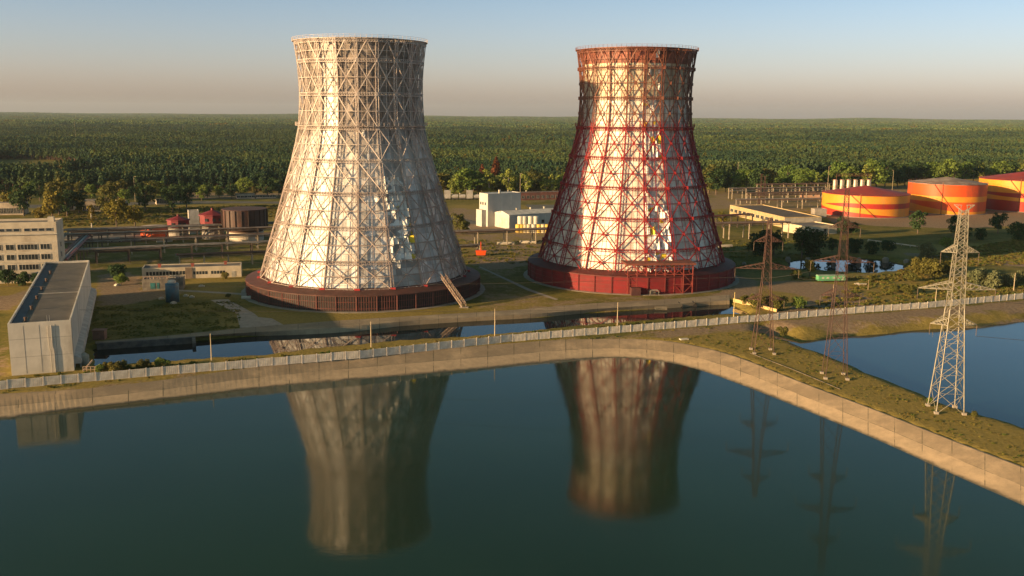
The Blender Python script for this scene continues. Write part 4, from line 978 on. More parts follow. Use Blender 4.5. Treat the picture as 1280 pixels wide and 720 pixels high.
for i, (x, y, s) in enumerate(((985, 324, 1.7), (1010, 325, 1.9), (1042, 325, 1.6), (1074, 325, 1.6), (1107, 324.5, 2.0), (1133, 327, 1.8), (930, 331, 1.5))):
    s *= .68; mb = MB(); mb.cyl((0, 0, -1.6), (0, 0, .5), s*.9, s, 12); mb.cyl((0, 0, .5), (0, 0, 1.0), s*.7, s*.65, 12)
    single('concrete_ring', mb, mat('ring_grey', (.24, .22, .19), (.16, .15, .13)), ('first', 'second', 'third', 'fourth', 'fifth', 'sixth', 'lone')[i]+(' pale concrete ring from the left along the pond shore' if i < 6 else ' pale concrete ring in the shade right of the red tower'), 'ring', G(x, y), 0, 'concrete rings along the pond')
# path strip across the dry meadow, pipe over the pond
a, b = G(1085, 302), G(1160, 312); mb = MB(); mb.tube([(0, 0, .9), tuple(b-a+Vector((0, 0, .9)))], .3, 6)
for k in range(8): p_ = (b-a)*(k/7); mb.bar(p_, p_+Vector((0, 0, .9)), .25)
single('low_pipeline', mb, mat('pipe_pale2', (.45, .4, .33)), 'low pale pipeline on short stands behind the pond', 'pipeline', a)

# ------------------------------------------------------------------ the white factory between the towers
a, rz_, Wd = frame_at((610, 284), (652, 281.5)); a = a+Vector((3, -3, 0))
fw = mat('factory_white', (.52, .50, .47), (.45, .44, .42), .2, .6, bump=.01); fws = mat('factory_roof', (.55, .55, .55), (.45, .45, .45), .2)
t = thing('white_factory', 'white factory with a tall windowless block and a lower hall in front, between the towers', 'building', a, rz_+.03)
hT = ZAT(625, 242.5, a.y+8); wl2 = G(683, 290)-a
block(t, 0, Wd, 6, 15, hT, fw, fws, .3, name='tall_block')
mb = MB(); ww = 30.5; mb.box(4.3, 7.3+ww, -9, 5.99, -.3, 7.2); mb.build('low_hall', fw, t)
mb = MB(); mb.hull8([(4, -9.3, 7.2), (7.6+ww, -9.3, 7.2), (7.6+ww, 5.985, 7.2), (4, 5.985, 7.2), (4, -9.3, 7.6), (7.6+ww, -9.3, 7.6), (7.6+ww, -1.6, 9.2), (4, -1.6, 9.2)]); mb.hull8([(4, -1.6, 7.61), (7.6+ww, -1.6, 7.61), (7.6+ww, 5.98, 7.61), (4, 5.98, 7.61), (4, -1.6, 9.2), (7.6+ww, -1.6, 9.2), (7.6+ww, 5.98, 7.7), (4, 5.98, 7.7)]); mb.build('hall_roof', mat('hall_roof', (.6, .58, .55)), t)
mb = MB(); mb.box(-2.6, -.01, 8, 14, -.3, 9); mb.build('side_annex', fw, t)
mb = MB()
for x in (Wd*.42, Wd*.7): mb.box(x-.12, x+.12, 5.9, 5.995, 7, hT)
for k in range(1, 6): x = 7.3+ww*k/6; mb.box(x-.08, x+.08, -9.06, -9.003, 0, 7.1)
mb.build('panel_joint', mat('joint_pale', (.72, .70, .66)), t)
for k in (.15, .37, .58): 
    mb = MB(); x = 7.3+ww*k; mb.box(x, x+1.8, -9.08, -9.005, 2.2, 4); mb.build('window', glass, t)
for y in (8, 10.5, 12.8):
    mb = MB(); mb.box(-.07, -.005, y, y+1.2, 11.5, 13); mb.build('window', glass, t)
for x in (-7, -2): mb = MB(); mb.box(4.22, 4.297, x, x+3, .4, 5.2); mb.build('door', mat('gate_cream', (.75, .66, .5)), t)
for k in range(3): mb = MB(); x = 14+k*9; mb.cyl((x, -1, 8.6), (x, -1, 9.9), .5, .5, 10); mb.cyl((x, -1, 9.9), (x, -1, 10.2), .8, .4, 10); mb.build('roof_vent', plaster, t)
mb = MB(); mb.box(Wd*.4, Wd*.4+1, 8, 9, hT, hT+2); mb.build('roof_stack', plaster, t)
tk = mat('vat_cream', (.72, .62, .40), (.62, .52, .32), .4, .5); tk2 = mat('vat_yellow', (.72, .50, .10), (.62, .42, .08), .4, .5); tk3 = mat('vat_white', (.62, .6, .52), (.52, .5, .43), .4, .5)
words = ('first', 'second', 'third', 'fourth', 'fifth', 'sixth', 'seventh', 'eighth', 'ninth', 'tenth', 'eleventh', 'twelfth')
for i in range(12):
    big = i < 4
    if big: px = (650.5, 655.5, 663, 669.5)[i]; py = 288; r_, h_ = 1.6, 7.5; m_ = tk3
    else: px = (648, 652, 656, 660.5, 667, 673.5, 678.5, 683.5)[i-4]; py = 290.5; r_, h_ = 1.6, 4.2; m_ = (tk2, tk2, tk, tk, tk3, tk2, tk, tk2)[i-4]
    mb = MB(); mb.lathe([(0, 0), (r_, 0), (r_, h_-.3), (r_*.9, h_), (.3, h_+.15), (0, h_+.15)], 18)
    o = single('storage_vat', mb, m_, (words[i]+' of the tall white vats from the left before the factory hall') if big else (words[i-4]+' of the short cream and yellow vats from the left before the factory hall'), 'vat', G(px, py), 0, 'vats before the white factory')
# orange hopper
p = G(601, 319.5); t = thing('orange_container', 'bright orange container with a post standing on bare earth right of the pale tower', 'container', p, .05)
orm = mat('bright_orange', (.80, .09, .01), (.7, .08, .01), .5, .5); mb = MB(); mb.hull8([(-1.9, -1, .3), (1.9, -1, .3), (1.9, 1, .3), (-1.9, 1, .3), (-2.3, -1.1, 2.3), (2.3, -1.1, 2.3), (2.3, 1.1, 2.3), (-2.3, 1.1, 2.3)]); mb.build('bin', orm, t)
mb = MB(); mb.box(-2, 2, -.8, -.6, -.05, .3); mb.box(-2, 2, .6, .8, -.05, .3); mb.build('skid', steelp, t)
mb = MB(); mb.bar((0, 0, 2.2), (0, 0, 6), .3); mb.build('post', orm, t)
for i, (x, y, rz_, lb) in enumerate(((632, 305.5, .05, 'stack of pale pipes lying under the pipe rack between the towers'), (660, 304, -.1, 'stack of pale pipes lying under the rack before the yellow vats'), (905, 309, .2, 'stack of pale pipes in the grass under the rack right of the red tower'))):
    mb = MB()
    for a_, b_ in ((-.8, .3), (0, .3), (.8, .3), (-.4, .85), (.4, .85)): mb.cyl((-4, a_, b_), (4, a_, b_), .3, .3, 8)
    single('pipe_stack', mb, mat('pipe_stack', (.55, .5, .42)), lb, 'pipe stack', G(x, y), rz_)
for i, (x, y, col, lb) in enumerate(((583, 289, (.5, .48, .42), 'pale van parked on the track left of the white factory'), (697, 287, (.25, .08, .05), 'dark red van parked right of the white factory'), (145, 303, (.45, .43, .4), 'pale van parked on the yard behind the red pipe rack'))):
    t = thing('parked_van', lb, 'van', G(x, y), .3); mb = MB(); mb.hull8([(-2.6, -1, .45), (2.6, -1, .45), (2.6, 1, .45), (-2.6, 1, .45), (-2.6, -.95, 2.1), (1.5, -.95, 2.1), (1.5, .95, 2.1), (-2.6, .95, 2.1)]); mb.build('body', mat('van%d' % i, col, rough=.4), t)
    for wx in (-1.7, 1.7):
        for wy in (-.95, .95): mb = MB(); mb.cyl((wx, wy-.12, .38), (wx, wy+.12, .38), .38, .38, 12); mb.build('wheel', mat('tyre', (.02, .02, .02)), t)
    mb = MB(); mb.box(-1.8, 1.0, -1.03, -.99, 1.3, 1.9); mb.build('window', glass, t)
# red wreck row and freight wagons
low_house((651, 250.5), (705, 249), 8, 240.5, 'low derelict red-brown brick shed at the wood edge behind the white factory', mat('brick_old', (.26, .10, .07), (.17, .07, .055), .4, dirt=(.1, .06, .05)), roof_g, 'brick_shed', wins=9, ww=2.0, wz=(1.2, 3.2), par=.2)
wg = mat('wagon_grey', (.32, .31, .30), (.2, .19, .18)); wd_ = mat('wagon_dark', (.06, .055, .05))
for i in range(8):
    px = 541+i*9.2; p = G(px, 249.6); t = thing('freight_wagon', words[i]+' grey rail wagon from the left in the row beside the pale tower', 'rail wagon', p, .03, 'rail wagons before the wood')
    Lw = 4.6; tall = i in (2, 5)
    mb = MB()
    if tall: mb.box(-Lw/2, Lw/2, -1.4, 1.4, 1, 6.8)
    else: mb.cyl((-Lw/2, 0, 2.4), (Lw/2, 0, 2.4), 1.5, 1.5, 14)
    mb.build('body', wg, t)
    mb = MB(); mb.box(-Lw/2-.2, Lw/2+.2, -1.3, 1.3, .7, 1.0-.003); mb.build('underframe', wd_, t)
    for x in (-1.5, 1.5):
        mb = MB(); mb.cyl((x, -1.1, .45), (x, 1.1, .45), .45, .45, 12); mb.build('wheel_pair', wd_, t)

# ------------------------------------------------------------------ left yard tanks
def lathe_thing(name, label, cat, px, py, half_px, top_py, parts, n_=28):
    f = G(px, py); r_ = half_px*f.length/FPX; c = f+Vector((f.x, f.y, 0)).normalized()*r_; h = ZAT(px, top_py, f.y+r_)
    t = thing(name, label, cat, c)
    for nm, prof, m, nn in parts: mb = MB(); mb.lathe([(a*r_, b*h) for a, b in prof], nn); mb.build(nm, m, t)
    return t, r_, h
orn = mat('tank_bright_orange', (.78, .11, .02), (.65, .09, .02), .2, .5, dirt=(.4, .08, .03)); crm = mat('silo_crimson', (.20, .012, .022), (.15, .012, .02), .3, .6, dirt=(.1, .03, .03)); sgr = mat('silo_grey', (.34, .31, .28), (.24, .22, .2), .2, dirt=(.12, .1, .09))
lathe_thing('orange_tank', 'squat bright orange tank with a pale flat top in the left yard', 'tank', 193.5, 299, 15.5, 282.5, [('wall', [(0, 0), (1, 0), (1, 1)], orn, 40), ('roof', [(1.02, .97), (1.02, 1.0), (.8, 1.03), (0, 1.09)], mat('tank_top_pale', (.55, .45, .38)), 40), ('rim', [(1.0, .5), (1.02, .5), (1.02, .53), (1, .53)], orn, 40)])
def silo(px, py, half, top_py, label, hz):
    t, r_, h = lathe_thing('red_top_silo', label, 'silo', px, py, half, top_py, [('base', [(0, 0), (.86, 0), (.9, hz-.002), (0, hz-.002)], sgr, 16), ('head', [(.9, hz), (1, hz+.01), (1, .82)], crm, 10), ('roof', [(1.1, .81), (1.08, .84), (.06, .99), (0, 1)], mat('silo_roof_red', (.2, .016, .02), (.15, .015, .02), .3, .6), 10), ('finial', [(.1, .98), (.1, 1.06), (0, 1.06)], crm, 8)])
    vd = math.atan2(-t.location.y, -t.location.x)
    for k in (-.5, .1, .6):
        mb = MB(); q = vd+k; c = Vector((r_*.985*math.cos(q), r_*.985*math.sin(q), h*.68)); d = Vector((-math.sin(q), math.cos(q), 0)); mb.bar(c-d*.7, c+d*.7, .25, h*.1); mb.build('window', glass, t)
silo(224, 300.5, 13, 269.5, 'smaller grey silo with an octagonal crimson head and pointed roof, beside the orange tank', .52)
silo(267, 300, 15.5, 262, 'larger grey silo with a crimson head, between small silo and dark tank', .45)
t, r_, h = lathe_thing('dark_tank', 'big dark rust-brown tank on a whitewashed base, behind the pipes left of the pale tower', 'tank', 307, 303, 27, 261, [('base', [(0, 0), (.82, 0), (.82, .285)], mat('tank_base_white', (.62, .55, .45), (.5, .44, .36), .3), 44), ('neck', [(.80, .28), (.80, .34)], mat('neck_dark', (.10, .05, .035)), 44), ('wall', [(.8, .34), (1, .37), (1, 1)], mat('tank_dark_rust', (.06, .024, .017), (.035, .016, .013), .12, .6, dirt=(.15, .055, .03), dirt_scale=.3), 44), ('roof', [(1.01, .99), (1.01, 1.015), (0, 1.03)], mat('dark_roof', (.07, .03, .03)), 44)])
for k in range(22):
    q = 2*math.pi*k/22; mb = MB(); mb.bar((r_*1.02*math.cos(q), r_*1.02*math.sin(q), h*.38), (r_*1.02*math.cos(q), r_*1.02*math.sin(q), h*.99), .3); mb.build('stiffener', mat('tank_dark_rust'if False else 'stiff', (.04, .018, .014)), t)
t2_, _, _ = low_house((237, 293), (250, 292.5), 5, 264, 'narrow white windowless box building behind the smaller red-topped silo', mat('box_white', (.58, .54, .48)), roof_g, 'white_box_building')
# pipes stub and yard walls
low_house((196, 303), (216, 302), 1.2, 297.5, 'low whitewashed yard wall segment in front of the orange tank', plaster, plaster, 'yard_wall', par=0)
for i, (x0, x1, y, tp, lb) in enumerate(((-12, 30, 269, 254, 'long pale ruin with dark openings behind the leftmost trees'), (66, 92, 264, 253, 'pale ruin showing between two dark trees at left'), (104, 126, 265, 251, 'pale ruin with tall openings behind the thin yellow tree'), (150, 160, 262, 251, 'pale brick ruin corner behind the pale yellow tree'), (296, 319, 248.5, 243, 'distant small pinkish ruin in the open left of the pale tower'), (320, 345, 248, 245, 'distant flat ruin touching the flank of the pale tower'), (196, 212, 256, 251, 'distant low white shed between the dark round trees'))):
    low_house((x0, y), (x1, y-.5), 10, tp, lb, mat('ruin_pale', (.50, .42, .33), (.36, .3, .24), .3, dirt=(.2, .15, .12)), roof_g, 'ruined_building', wins=max(3, int((x1-x0)/4)), ww=2.2, wz=(.8, 4 if y > 255 else 2.0), par=.2)

# the plant's main hall, just outside the left edge: it shades the left yard
t = thing('turbine_hall', 'huge grey concrete turbine hall of the plant beyond the office block, past the left edge', 'building', (-345, 306, 0), R(4))
block(t, 0, 50, 0, 54, 33, mat('hall_grey', (.38, .35, .31), (.3, .28, .25), .1), roof_g, 1.2)
for k in range(4):
    for j in range(3): win(t, 0, 3+k*12, 12+k*12, 4+j*10, 10+j*10, 50, 54, 5)
# ------------------------------------------------------------------ foliage
def leaf_mat(name, c1, c2, stand=0., c3=None, trans=.25):
    m, n, l, b = nodes(name); oi = N(n, 'ShaderNodeObjectInfo'); g = N(n, 'ShaderNodeNewGeometry')
    f = oi.outputs['Random']
    if stand:
        t = N(n, 'ShaderNodeTexNoise'); t.inputs['Scale'].default_value = .006; t.inputs['Detail'].default_value = 3; l.new(oi.outputs['Location'], t.inputs['Vector'])
        f = math_node(n, l, 'ADD', math_node(n, l, 'MULTIPLY', f, .38), math_node(n, l, 'MULTIPLY', ramp(n, l, t.outputs[0], .4, .6), .62))
    c = mixc(n, l, f, c1, c2)
    if c3: c = mixc(n, l, math_node(n, l, 'GREATER_THAN', oi.outputs['Random'], .93), c, c3)
    r_ = N(n, 'ShaderNodeMapRange'); l.new(g.outputs['Random Per Island'], r_.inputs[0]); r_.inputs[3].default_value = .6; r_.inputs[4].default_value = 1.35
    mul = N(n, 'ShaderNodeVectorMath'); mul.operation = 'SCALE'; l.new(c, mul.inputs[0]); l.new(r_.outputs[0], mul.inputs['Scale'])
    l.new(mul.outputs[0], b.inputs['Base Color']); b.inputs['Roughness'].default_value = .7; b.inputs['Specular IOR Level'].default_value = .15
    if trans:
        tr_ = N(n, 'ShaderNodeBsdfTranslucent'); l.new(mul.outputs[0], tr_.inputs[0]); mx = N(n, 'ShaderNodeMixShader'); mx.inputs[0].default_value = trans
        out = n['Material Output']; l.new(b.outputs[0], mx.inputs[1]); l.new(tr_.outputs[0], mx.inputs[2]); l.new(mx.outputs[0], out.inputs[0])
    return m
bark = mat('bark', (.13, .09, .06), (.07, .05, .04), 1.); bark_pine = mat('bark_pine', (.19, .11, .07), (.11, .07, .045), .6); bark_birch = mat('bark_birch', (.5, .47, .42), (.2, .18, .16), 1.2)
L_dark = leaf_mat('leaf_dark', (.032, .066, .026), (.046, .082, .028)); L_green = leaf_mat('leaf_green', (.10, .17, .036), (.15, .20, .04)); L_yel = leaf_mat('leaf_yellowing', (.17, .15, .025), (.22, .16, .03)); L_olive = leaf_mat('leaf_olive', (.10, .11, .028), (.14, .125, .03)); L_pale = leaf_mat('leaf_pale', (.13, .15, .07), (.17, .18, .09)); L_red = leaf_mat('leaf_dead_red', (.13, .048, .022), (.16, .06, .03))
L_pine = leaf_mat('needle', (.028, .070, .042), (.10, .140, .046), 1., (.09, .10, .025), .15); L_mix = leaf_mat('leaf_wood', (.055, .120, .045), (.16, .195, .055), 1., (.15, .12, .025), .2)
L_birch = leaf_mat('leaf_birch', (.17, .22, .045), (.24, .25, .05), 0, (.30, .22, .04)); L_weed = leaf_mat('weed', (.09, .13, .024), (.24, .20, .05)); L_reed = leaf_mat('reed', (.14, .12, .035), (.24, .18, .06))
def crown_mb(rng, blobs, leaf, n_per, flat=1.):
    mb = MB()
    for (cx, cy, cz, r, rz) in blobs:
        n_ = max(6, int(n_per*r*r)); d = rng.normal(size=(n_, 3)); d /= np.linalg.norm(d, axis=1)[:, None]
        d[:, 2] = np.where(d[:, 2] < -.5, -d[:, 2], d[:, 2]); rr_ = rng.uniform(.55, 1.08, n_)**.7
        p = np.array([cx, cy, cz])+d*rr_[:, None]*np.array([r, r, rz])
        nn = d+rng.normal(size=(n_, 3))*.55; nn /= np.linalg.norm(nn, axis=1)[:, None]
        t = np.cross(nn, rng.normal(size=(n_, 3))); t /= np.linalg.norm(t, axis=1)[:, None]; b = np.cross(nn, t); s = leaf*rng.uniform(.6, 1.3, n_)
        for k in range(n_):
            i = len(mb.V); a, c = t[k]*s[k], b[k]*s[k]*.75
            mb.V += [tuple(p[k]-a-c*.4), tuple(p[k]+a*.3-c), tuple(p[k]+a+c*.3), tuple(p[k]-a*.2+c)]; mb.F.append((i, i+1, i+2, i+3)); mb.MI.append(0)
    return mb
def dec_parts(seed, h=1., w=.42, trunk=.22, leaf=.055, dens=1., low=.25):
    "a broadleaf tree of unit height"
    rng = np.random.default_rng(seed); blobs = [(0, 0, (low+1)/2, w*.62, (1-low)*.40)]
    for k in range(13):
        a = rng.uniform(0, 6.28); f = rng.uniform(0, 1); z = low+.1+f*(.82-low); rad_ = w*.66*math.sin(math.pi*min(1, .2+.75*(1-f)))*rng.uniform(.7, 1.1); r = w*rng.uniform(.28, .46)
        blobs.append((rad_*math.cos(a), rad_*math.sin(a), min(z, 1-r*.85), r, r*.9))
    cr = crown_mb(rng, blobs, leaf, 420*dens)
    tb = MB(); tb.cyl((0, 0, -.02), (0, 0, trunk+.1), .028, .02, 7, False); tb.cyl((0, 0, trunk+.1), (.02, .0, .8), .02, .006, 6, False)
    for k in range(7):
        b = blobs[1+k]; tb.cyl((0, 0, trunk+.05+.04*k), (b[0]*.9, b[1]*.9, b[2]), .012, .004, 5, False)
    return cr, tb
def pine_parts(seed, leaf=.045, dens=1., w=.16, low=.5):
    rng = np.random.default_rng(seed); blobs = []
    for k in range(9):
        f = k/8; z = low+f*(.94-low); r0 = w*(1-f*.75); a = rng.uniform(0, 6.28); e = r0*rng.uniform(.2, .8)
        blobs.append((e*math.cos(a), e*math.sin(a), z, r0*rng.uniform(.6, .9), .055))
        a += 2.5; blobs.append((e*math.cos(a), e*math.sin(a), z+.02, r0*rng.uniform(.5, .8), .05))
    cr = crown_mb(rng, blobs, leaf, 3200*dens); tb = MB(); tb.cyl((0, 0, -.02), (0, 0, .95), .014, .004, 6, False)
    for b in blobs[::3]: tb.cyl((0, 0, b[2]-.03), (b[0], b[1], b[2]), .006, .003, 4, False)
    return cr, tb
def joined(cr, tb, lm_, tm, name):
    i = len(cr.V); cr.V += tb.V; cr.F += [tuple(i+k for k in f) for f in tb.F]; cr.MI += [1]*len(tb.F); return cr.mesh(name, [lm_, tm])
# --- individual trees
TM = {}
def tree_mesh(kind, v):
    if (kind, v) in TM: return TM[kind, v]
    lm_, tm, fn = {'dark': (L_dark, bark, 'round'), 'green': (L_green, bark, 'round'), 'yellow': (L_yel, bark, 'round'), 'olive': (L_olive, bark, 'round'), 'birch': (L_birch, bark_birch, 'tall'), 'slim': (L_yel, bark_birch, 'slim'), 'pale': (L_pale, bark, 'bush'), 'bush': (L_olive, bark, 'bush'), 'darkbush': (L_dark, bark, 'bush'), 'pine': (L_pine, bark_pine, 'pine'), 'dead': (L_red, bark_pine, 'pine'), 'greenbush': (L_green, bark, 'bush')}[kind]
    sd_ = hash_(kind)+v*31
    if fn == 'round': cr, tb = dec_parts(sd_, w=.44, leaf=.036, dens=7, low=.12)
    elif fn == 'tall': cr, tb = dec_parts(sd_, w=.30, leaf=.032, dens=13., low=.08)
    elif fn == 'slim': cr, tb = dec_parts(sd_, w=.17, leaf=.026, dens=22, low=.1)
    elif fn == 'bush': cr, tb = dec_parts(sd_, w=.66, leaf=.05, dens=4., low=.0, trunk=.05)
    else: cr, tb = pine_parts(sd_)
    TM[kind, v] = (cr.mesh('crown', lm_), tb.mesh('trunk', tm)); return TM[kind, v]
def hash_(s): return sum(ord(c)*(i+3) for i, c in enumerate(s))
def tree(px, py, top, kind, label, group=None, name=None, wide=1.):
    p = G(px, py); h = ZAT(px, top, p.y); v = random.randrange(3); cm_, tm_ = tree_mesh(kind, v)
    shrub = 'bush' in kind or kind == 'pale'; nm = name or {'birch': 'birch_tree', 'pine': 'pine_tree', 'slim': 'slim_tree'}.get(kind, 'shrub' if shrub else 'broadleaf_tree')
    t = thing(nm, label, 'shrub' if shrub else 'tree', p, random.uniform(0, 6.28), group); t.scale = (h*wide, h*wide, h)
    for n_, me_ in (('crown', cm_), ('trunk', tm_)): o = bpy.data.objects.new(n_, me_); COL.objects.link(o); o.parent = t
    return t
T = [
 (30, 270, 231, 'dark', 'large dark round tree at far left, before the pale ruin'), (12, 266, 240, 'yellow', 'small yellowing tree at the very left edge, beside the dark round tree'),
 (50, 277, 257, 'yellow', 'low bushy yellow tree behind the office roof'), (66, 277, 238, 'yellow', 'tall yellow-green tree rising behind the right half of the office roof'), (74, 268, 222, 'olive', 'tallest olive tree between the two dark trees at left'),
 (84, 270, 238, 'dark', 'dark tree right of the tall yellow-green one'), (99, 267, 238, 'dark', 'dark spreading tree left of the ruin with tall openings'), (115, 286, 254, 'slim', 'slim yellow tree standing alone on the dry field'),
 (133, 269, 231, 'olive', 'big olive-dark tree right of the slim yellow tree'), (146, 286, 248, 'yellow', 'pale yellow tree with pale limbs on the dry field'), (169, 283, 252, 'yellow', 'round orange-yellow tree, rightmost on the dry field'),
 (158, 258, 236, 'green', 'green tree behind the pale yellow one'), (182, 264, 229, 'dark', 'dark tall tree left of the distant white shed'), (216, 266, 231, 'dark', 'dark round tree, left of the pair standing above the tanks'), (233.5, 262, 227, 'dark', 'dark round tree with a clear stem, right of the pair above the tanks'),
 (252, 251, 231, 'green', 'bright green tree at the wood edge right of the dark pair'),
 (148, 352, 331, 'darkbush', 'dark bush in the shade before the pipe racks'), (152, 356, 342, 'greenbush', 'green bush on the bare ground right before the pipe racks'),
 (10, 357, 338, 'darkbush', 'dark bush at the foot of the office block, far left'), (28, 357, 340, 'darkbush', 'dark bush at the foot of the office block, second from left'), (50, 357, 341, 'darkbush', 'dark bush between office block and pump house'),
 (281, 349, 340, 'bush', 'olive bush against the right end of the long pale building'),
 (572, 291, 266, 'olive', 'small olive tree right of the pale tower'), (579, 293, 276, 'bush', 'bush beside the small olive tree right of the pale tower'),
 (903, 282, 262, 'yellow', 'small yellow-green tree at the flank of the red tower'),
 (950, 319, 288, 'darkbush', 'dark broad shrub in shade, first right of the red tower'), (967, 318, 287, 'dark', 'dark tree in shade behind the back brown pylon'), (1002, 322, 284, 'dark', 'dark tree left of the pond behind the concrete rings'), (1015, 321, 288, 'darkbush', 'dark shrub directly behind the pond, left part'), 
 (1052, 294, 271, 'dark', 'dark round tree before the low striped tank'), (1064, 293, 278, 'darkbush', 'dark bush right of the round tree before the striped tank'), (1147, 292, 263, 'dark', 'dark tree before the gap between low striped and orange tank'),
 (1012, 345, 324, 'yellow', 'small yellow-green tree at the near pond shore, left of the green trailer'), (1183, 318, 296, 'green', 'bright green small tree left of the cream pylon top arm'),
 (1194, 296, 269, 'dark', 'dark tree behind the top of the cream pylon'), (1247, 292, 266, 'dark', 'dark tree in front of the gap between orange and rightmost tank'), (1205, 300, 284, 'darkbush', 'dark bush in the shade right of the cream pylon top'), (1272, 300, 278, 'darkbush', 'dark bush in the shade at the right edge'),
 (1090, 318, 302, 'darkbush', 'dark bush on the far pond shore, middle'), (1110, 316, 301, 'darkbush', 'dark bush on the far pond shore, right of the middle one'), (1068, 317, 298, 'darkbush', 'dark bush on the far pond shore, left of the middle one'), (1157, 322, 302, 'pale', 'pale grey-green bush at the right end of the pond'), (1040, 316, 297, 'dark', 'dark low tree on the far pond shore behind the trailer'), (1225, 300, 286, 'darkbush', 'dark bush in shade below the orange tank, right part'),
 (1150, 342, 322, 'bush', 'olive bush on the right pond shore'), (1166, 348, 320, 'bush', 'tall olive bush left of the cream pylon mid arm'), (1178, 345, 327, 'bush', 'olive bush just behind the cream pylon'), (1140, 352, 339, 'bush', 'low bush on the near right pond shore'),
 (1222, 358, 335, 'pale', 'large pale willow bush right of the cream pylon'), (1240, 360, 338, 'pale', 'pale willow bush, second right of the cream pylon'), (1257, 358, 340, 'pale', 'pale willow bush, third right of the cream pylon'), (1276, 352, 338, 'pale', 'pale willow bush at the right edge'),
 (995, 349, 338, 'bush', 'low ochre bush at the left tip of the near pond shore'), (945, 386, 368, 'bush', 'ochre bush behind the yellow kerb, left'), (975, 388, 370, 'bush', 'ochre bush behind the yellow kerb, middle'), (997, 387, 371, 'greenbush', 'green bush behind the yellow kerb, right'), (930, 380, 369, 'bush', 'small ochre bush at the canal end'), (960, 384, 371, 'bush', 'ochre bush between the left and middle ones behind the kerb'),
 (978, 420, 408, 'bush', 'low bush at the tip of the blue lake, between the brown pylons'), (1090, 352, 344, 'bush', 'low bush right of the green trailer'), (1118, 366, 354, 'bush', 'ochre bush on the meadow before the fence'), (1135, 368, 356, 'bush', 'ochre bush on the meadow, right of another'),
 (620, 224+14, 196, 'dead', 'reddish-brown dead tree in the wood above the white factory'), (603, 236, 205, 'dead', 'short russet tree in the wood beside the dead one'), (285, 372, 366, 'bush', 'tiny bush near the white pipe'),
 (1162, 505, 497, 'greenbush', 'small green bush at the lake shore left of the cream pylon foot'), (1218, 522, 514, 'bush', 'small bush right of the cream pylon foot'),
]
for a_ in T: tree(*a_)
def row(x0, x1, step, base, t0, t1, kinds, label, group, jit=3.):
    x = x0
    while x < x1:
        tree(x, base(x)+random.uniform(-2, 2.5), base(x)-random.uniform(t0, t1), random.choice(kinds), label, group, wide=random.uniform(.9, 1.35)); x += step*random.uniform(.75, 1.3)
row(545, 722, 11.5, lambda x: 243.5, 20, 33, ['birch', 'birch', 'green', 'olive'], 'light green tree in the front row of the wood between the two towers', 'front row of light green trees between the towers')
row(876, 1290, 12, lambda x: np.interp(x, [880, 1000, 1130, 1280], [241, 239, 233, 226]), 20, 36, ['green', 'green', 'olive', 'dark', 'birch'], 'broad green tree in the front row of the wood right of the red tower', 'front row of trees right of the red tower')
row(-10, 365, 13, lambda x: np.interp(x, [0, 150, 365], [249, 250, 246]), 14, 26, ['green', 'olive', 'dark', 'green'], 'tree in the front row of the wood left of the pale tower', 'front row of trees left of the pale tower')
row(125, 215, 9, lambda x: 466-(x-100)*.055, 5, 13, ['bush', 'greenbush'], 'low bush between the canal and the white fence left of the canal poles', 'low bushes along the canal')
# --- woods: uncountable, one object each, instanced trees
src = bpy.data.collections.new('wood_sources')
def add_src(me_, nm): o = bpy.data.objects.new(nm, me_); src.objects.link(o); return o
order = []
NK = 5
for k in range(NK): cr, tb = pine_parts(100+k, leaf=.042, dens=.9, w=(.13, .17, .20, .15, .18)[k], low=(.5, .4, .45, .3, .55)[k]); add_src(joined(cr, tb, L_pine, bark_pine, 'pine_source'), f's{k:02d}')
for k in range(NK): cr, tb = dec_parts(200+k, w=(.30, .36, .42, .33, .26)[k], leaf=.040, dens=(6.5, 5, 4, 5.5, 8)[k], low=(.1, .05, .15, .2, .05)[k]); add_src(joined(cr, tb, L_mix, bark, 'broadleaf_source'), f's{NK+k:02d}')
rng = np.random.default_rng(5)
for k in range(3):                                                 # far clumps of many crowns, 40 m across
    bl = []
    for i in range(22): r = rng.uniform(2.6, 4.2); bl.append((rng.uniform(-21, 21), rng.uniform(-21, 21), rng.uniform(12, 16), r, r*1.2))
    cr = crown_mb(rng, bl, 1.7, 2.4); tb = MB(); tb.box(-19, 19, -19, 19, 2, 12.5)
    add_src(joined(cr, tb, L_mix, L_mix, 'clump_source'), f's{2*NK+k:02d}')
srcw = bpy.data.collections.new('weed_sources')
